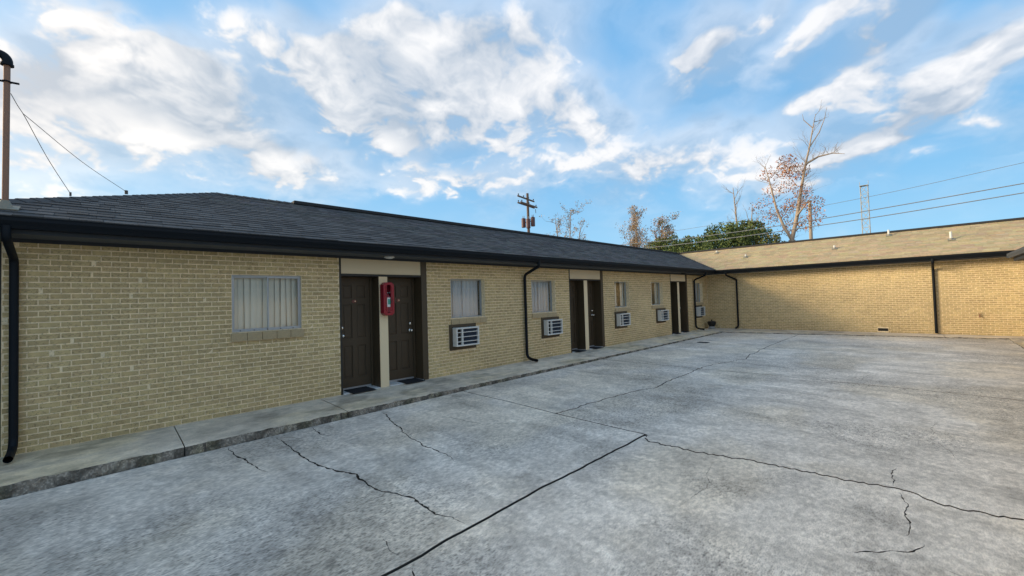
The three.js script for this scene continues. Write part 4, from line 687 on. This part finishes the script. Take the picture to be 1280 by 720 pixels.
// ---------------------------------------------------------------- trees
class Tree {
  constructor(seed) { this.r = rngOf(seed); this.segs = []; this.leaves = new Pieces(); this.nLeaf = 0; }
  rr(a, b) { return a + (b - a) * this.r(); }
  limb(pts, r0, r1) { const P = pts.map((p) => p.isVector3 ? p : V(...p)); for (let i = 0; i + 1 < P.length; i++) { const a = lerp(r0, r1, i / (P.length - 1)), b = lerp(r0, r1, (i + 1) / (P.length - 1)); this.segs.push(rod(P[i], P[i + 1], a, b, a > 0.06 ? 8 : a > 0.02 ? 5 : 3, false)); } return P; }
  // a wandering branch that forks; returns tips
  grow(p, dir, len, rad, depth, opt) {
    const tips = [], n = 4; let q = p.clone(), d = dir.clone(); const pts = [q.clone()];
    for (let i = 0; i < n; i++) { d.add(V(this.rr(-1, 1), this.rr(-0.6, 1) * (opt.up ?? 0.6), this.rr(-1, 1)).multiplyScalar(opt.wander ?? 0.22)).normalize(); q = q.clone().addScaledVector(d, len / n); pts.push(q.clone()); if (depth > 0 && i >= (opt.first ?? 1) - 1 && this.r() < (opt.fork ?? 0.8)) { const ax = V(this.rr(-1, 1), this.rr(-0.2, 0.7), this.rr(-1, 1)).normalize(), nd = d.clone().lerp(ax, opt.spread ?? 0.55).normalize(); tips.push(...this.grow(q, nd, len * this.rr(0.45, 0.72), rad * lerp(1, 0.4, i / n) * 0.55, depth - 1, opt)); } }
    this.limb(pts, rad, rad * 0.4); tips.push(q); for (const t of pts) if (depth === 0) tips.push(t); return tips;
  }
  leaf(c, size, col) {
    const n = V(this.rr(-1, 1), this.rr(-0.5, 1), this.rr(-1, 1)).normalize(), t = V(this.rr(-1, 1), this.rr(-1, 1), this.rr(-1, 1)).cross(n).normalize(), b = n.clone().cross(t), s = size * this.rr(0.6, 1.25), w = s * this.rr(0.45, 0.7), f = s * 0.22;
    const P = (x, y, z) => { const v = c.clone().addScaledVector(t, x).addScaledVector(b, y).addScaledVector(n, z); return [v.x, v.y, v.z]; };
    this.leaves.quad(P(0, -s / 2, 0), P(w / 2, 0, f), P(0, s / 2, 0), P(-w / 2, 0, f), col); this.nLeaf++;
  }
  clump(c, rad, count, size, colors, squash = 0.8, hollow = 0.0) {
    for (let i = 0; i < count; i++) { const d = V(this.rr(-1, 1), this.rr(-1, 1), this.rr(-1, 1)); if (d.lengthSq() > 1) { i--; continue; } const L = d.length(); if (L < hollow) d.multiplyScalar(1 / Math.max(L, 0.05) * this.rr(hollow, 1)); d.y *= squash; const k = colors[(this.r() * colors.length) | 0], m = this.rr(0.75, 1.25); this.leaf(c.clone().addScaledVector(d, rad), size, [k[0] * m, k[1] * m, k[2] * m]); }
  }
  build(name, label, group, pos, bark) {
    const g = thing(name, label, 'tree', group); g.position.set(...pos); mesh('trunk', join(this.segs), bark, g);
    if (this.nLeaf) mesh('crown', this.leaves.geo(), M.leaf, g); return g;
  }
}
const GREENS = [[0.075, 0.115, 0.03], [0.105, 0.155, 0.038], [0.055, 0.09, 0.026], [0.15, 0.18, 0.045]], YELLOWS = [[0.16, 0.15, 0.035], [0.12, 0.13, 0.035], [0.20, 0.16, 0.05]], REDS = [[0.46, 0.17, 0.07], [0.42, 0.21, 0.09], [0.50, 0.27, 0.13], [0.38, 0.13, 0.06]], RUSTS = [[0.44, 0.30, 0.18], [0.38, 0.27, 0.15], [0.50, 0.33, 0.21], [0.34, 0.25, 0.12]];
{ // tall red-leaved tree with bare top
  const t = new Tree(101), B = (x, y, z = 0) => V(x - 1.04, y, z);
  t.limb([[0, -0.4, 0], [0.02, 2.4, 0.03], B(1.04, 4.85)], 0.26, 0.19);
  const Ls = [B(1.04, 4.85), B(0.64, 5.84, 0.15), B(0.33, 6.95, 0.3), B(0.11, 8.16, 0.2), B(-0.04, 9.16, 0.3), B(-0.2, 9.9, 0.3)], Ms = [B(1.04, 4.85), B(1.36, 6.35, -0.1), B(1.59, 7.6), B(1.75, 8.59, -0.1), B(1.96, 9.56), B(2.21, 10.51, 0.1), B(2.42, 11.71), B(2.61, 12.5, 0.1)], Rs = [B(1.96, 9.56), B(2.59, 9.9, -0.2), B(3.3, 9.95, -0.3), B(3.87, 9.75, -0.3)], Ks = [B(1.36, 6.35), B(1.9, 6.9, 0.4), B(2.3, 7.4, 0.5)];
  t.limb(Ls, 0.10, 0.014); t.limb(Ms, 0.125, 0.013); t.limb(Rs, 0.075, 0.012); t.limb(Ks, 0.07, 0.012); t.limb([Ms[6], B(2.0, 12.3, 0.2), B(1.95, 12.7, 0.2)], 0.03, 0.008); t.limb([Ms[5], B(2.7, 11.4, -0.2), B(3.0, 12.1, -0.1), B(3.15, 12.8, -0.1)], 0.04, 0.008);
  const o = { wander: 0.28, spread: 0.5, fork: 0.75, up: 0.9 };
  for (const [P, n, l] of [[Ls, 16, 1.0], [Ms, 30, 0.95], [Rs, 12, 0.6], [Ks, 8, 0.7]]) for (let i = 0; i < n; i++) { const k = 1 + (((P.length - 1) * i / n) | 0), p = P[Math.min(k, P.length - 1)].clone().lerp(P[k - 1], t.r()); t.grow(p, V(t.rr(-1, 1), t.rr(0.1, 0.9), t.rr(-1, 1)).normalize(), l * t.rr(0.6, 1.3), 0.015, 2, o); }
  for (const [x, y, r, n] of [[1.03, 9.8, 0.55, 260], [1.5, 9.25, 0.6, 280], [0.75, 9.35, 0.45, 150], [-0.12, 9.5, 0.55, 150], [-0.45, 7.2, 0.7, 120], [1.14, 7.17, 0.6, 280], [0.4, 6.7, 0.6, 180], [2.19, 7.0, 0.6, 200], [1.93, 5.85, 0.65, 200], [-0.1, 8.3, 0.6, 110], [0.81, 5.7, 0.6, 150], [1.72, 7.9, 0.5, 170], [-0.3, 6.4, 0.6, 130], [2.4, 6.2, 0.5, 90], [0.95, 8.3, 0.5, 110]]) t.clump(B(x, y, t.rr(-0.6, 0.6)), r * 1.15, Math.round(n * 1.15), 0.115, REDS, 0.8);
  t.build('autumn_tree', 'tall red-leaved tree with bare twigs at its top behind the tan roof', null, [1.04, 0, -31.4], M.barkPale);
}
function bareTree(seed, pos, h, stems, name, label, bark, leaves) {
  const t = new Tree(seed);
  for (const [lean, depth, hh] of stems) { const base = V(0, -0.4, 0), p1 = V(lean[0] * 0.35, hh * 0.45, lean[1] * 0.3), p2 = V(lean[0] * 0.7, hh * 0.72, lean[1] * 0.7), p3 = V(lean[0], hh, lean[1]); t.limb([base, p1, p2, p3], 0.15, 0.02); for (let i = 0; i < depth; i++) { const f = 0.42 + 0.58 * i / depth, p = f < 0.72 ? p1.clone().lerp(p2, (f - 0.42) / 0.3) : p2.clone().lerp(p3, (f - 0.72) / 0.28); const tips = t.grow(p, V(t.rr(-1, 1), t.rr(0.4, 1.2), t.rr(-1, 1)).normalize(), h * t.rr(0.07, 0.14), 0.026, 2, { wander: 0.25, spread: 0.45, up: 1, fork: 0.8 }); if (leaves) for (const q of tips) if (t.r() < leaves.p) t.clump(q, leaves.r, leaves.n, leaves.size, leaves.colors); } }
  return t.build(name, label, null, pos, bark);
}
bareTree(202, [-2.6, 0, -34], 9.6, [[[-0.45, 0.1], 12, 9.57], [[0.7, -0.3], 8, 7.9]], 'bare_tree', 'slender bare tree rising behind the round green tree', M.barkPale);
bareTree(203, [-18.9, 0, -33.5], 10.5, [[[0.9, 0.2], 14, 10.3], [[-1.1, 0.3], 10, 9.9], [[2.0, 0], 8, 8.8]], 'bare_tree', 'thin bare tree with few leaves right of the crossarm utility pole', M.barkPale, { p: 0.25, r: 0.25, n: 4, size: 0.13, colors: RUSTS });
bareTree(204, [-12.5, 0, -36], 10.1, [[[0.25, 0.1], 22, 9.3], [[-0.45, 0.2], 12, 7.6], [[0.45, -0.2], 10, 7.0]], 'autumn_tree', 'sparse rust-coloured tree at the end of the dark roof ridge', M.barkPale, { p: 0.42, r: 0.34, n: 4, size: 0.13, colors: RUSTS });
bareTree(205, [-10.1, 0, -36], 8.8, [[[0.45, 0.1], 16, 8.0], [[0.75, 0.3], 10, 7.3], [[-0.25, -0.2], 10, 6.4]], 'autumn_tree', 'small tree with red tips and greenish lower leaves', M.barkPale, { p: 0.5, r: 0.36, n: 5, size: 0.14, colors: [...RUSTS, ...REDS.slice(0, 2), ...YELLOWS] });
function leafyTree(seed, pos, lobes, name, label, group, size, dens) {
  const t = new Tree(seed); let cx = 0, top = 0; for (const l of lobes) { cx += l[0] / lobes.length; top = Math.max(top, l[1]); }
  t.limb([[0, -0.4, 0], [cx * 0.4, top * 0.35, 0], [cx, top * 0.75, 0]], 0.28, 0.10);
  for (const [x, y, z, r, kind] of lobes) {
    t.limb([V(cx * 0.4, top * 0.35, 0), V((cx * 0.4 + x) / 2, lerp(top * 0.35, y, 0.6), z / 2), V(x, y, z)], 0.10, 0.02);
    const n = Math.round(r * r * dens); t.clump(V(x, y, z), r, n, size, kind === 'y' ? [...YELLOWS, GREENS[3]] : GREENS, 0.85, 0.55);
    for (let k = 0; k < 12; k++) { const d = V(t.rr(-1, 1), t.rr(-0.3, 1), t.rr(-1, 1)).normalize(); t.clump(V(x + d.x * r * 0.9, y + d.y * r * 0.8, z + d.z * r * 0.9), r * t.rr(0.22, 0.36), Math.round(n * 0.035), size, kind === 'y' ? [...YELLOWS, GREENS[3]] : [...GREENS, GREENS[3]], 0.9); }
  }
  return t.build(name, label, group, pos, M.barkDark);
}
leafyTree(301, [-1.9, 0, -30], [[-0.6, 5.35, 0, 1.25], [0.5, 5.25, 0.2, 1.25], [1.3, 4.9, 0, 0.95], [-1.5, 4.8, 0.3, 1.1], [0.2, 4.3, 0.8, 1.2], [-0.9, 4.1, 0.9, 1.2], [0.9, 5.75, -0.4, 0.75, 'y'], [1.95, 4.5, 0.3, 0.8, 'y'], [2.5, 4.2, 0.2, 0.6], [1.2, 3.9, 0.5, 1.0]], 'green_tree', 'round dense green tree behind the tan roof with yellow tips', 'evergreen trees behind the tan roof', 0.15, 760);
leafyTree(302, [-4.9, 0, -30.5], [[0, 5.0, 0, 0.85], [-0.9, 4.75, 0.2, 0.8], [0.9, 5.1, 0.1, 0.8], [0, 4.1, 0.5, 1.1], [-1.6, 4.6, 0, 0.75], [-0.4, 5.6, 0, 0.35], [1.2, 5.75, 0, 0.35], [-1.3, 5.3, 0, 0.3]], 'green_tree', 'low spiky dark green tree left of the round one', 'evergreen trees behind the tan roof', 0.15, 760);
leafyTree(303, [-8.2, 0, -34], [[0, 5.6, 0, 0.9], [-0.9, 5.7, 0.2, 0.8], [0.9, 5.5, 0, 0.8], [0.1, 4.6, 0.4, 1.1], [-1.6, 5.7, 0, 0.7, 'y'], [1.9, 5.1, 0, 0.8], [0.4, 6.3, 0, 0.35]], 'green_tree', 'small olive green tree at the foot of the rust-coloured trees', 'evergreen trees behind the tan roof', 0.15, 700);
leafyTree(304, [-3.1, 0, -33.2], [[0.2, 5.9, 0, 0.6, 'y'], [1.1, 6.2, 0, 0.55, 'y'], [0.6, 5.3, 0, 0.8, 'y']], 'yellow_tree', 'yellow-green tree peeking over the round green tree', null, 0.15, 600);
console.log('trees done');

scene.traverse((o) => { if (o.isMesh) o.castShadow = o.receiveShadow = true; });
renderer.render(scene, camera);
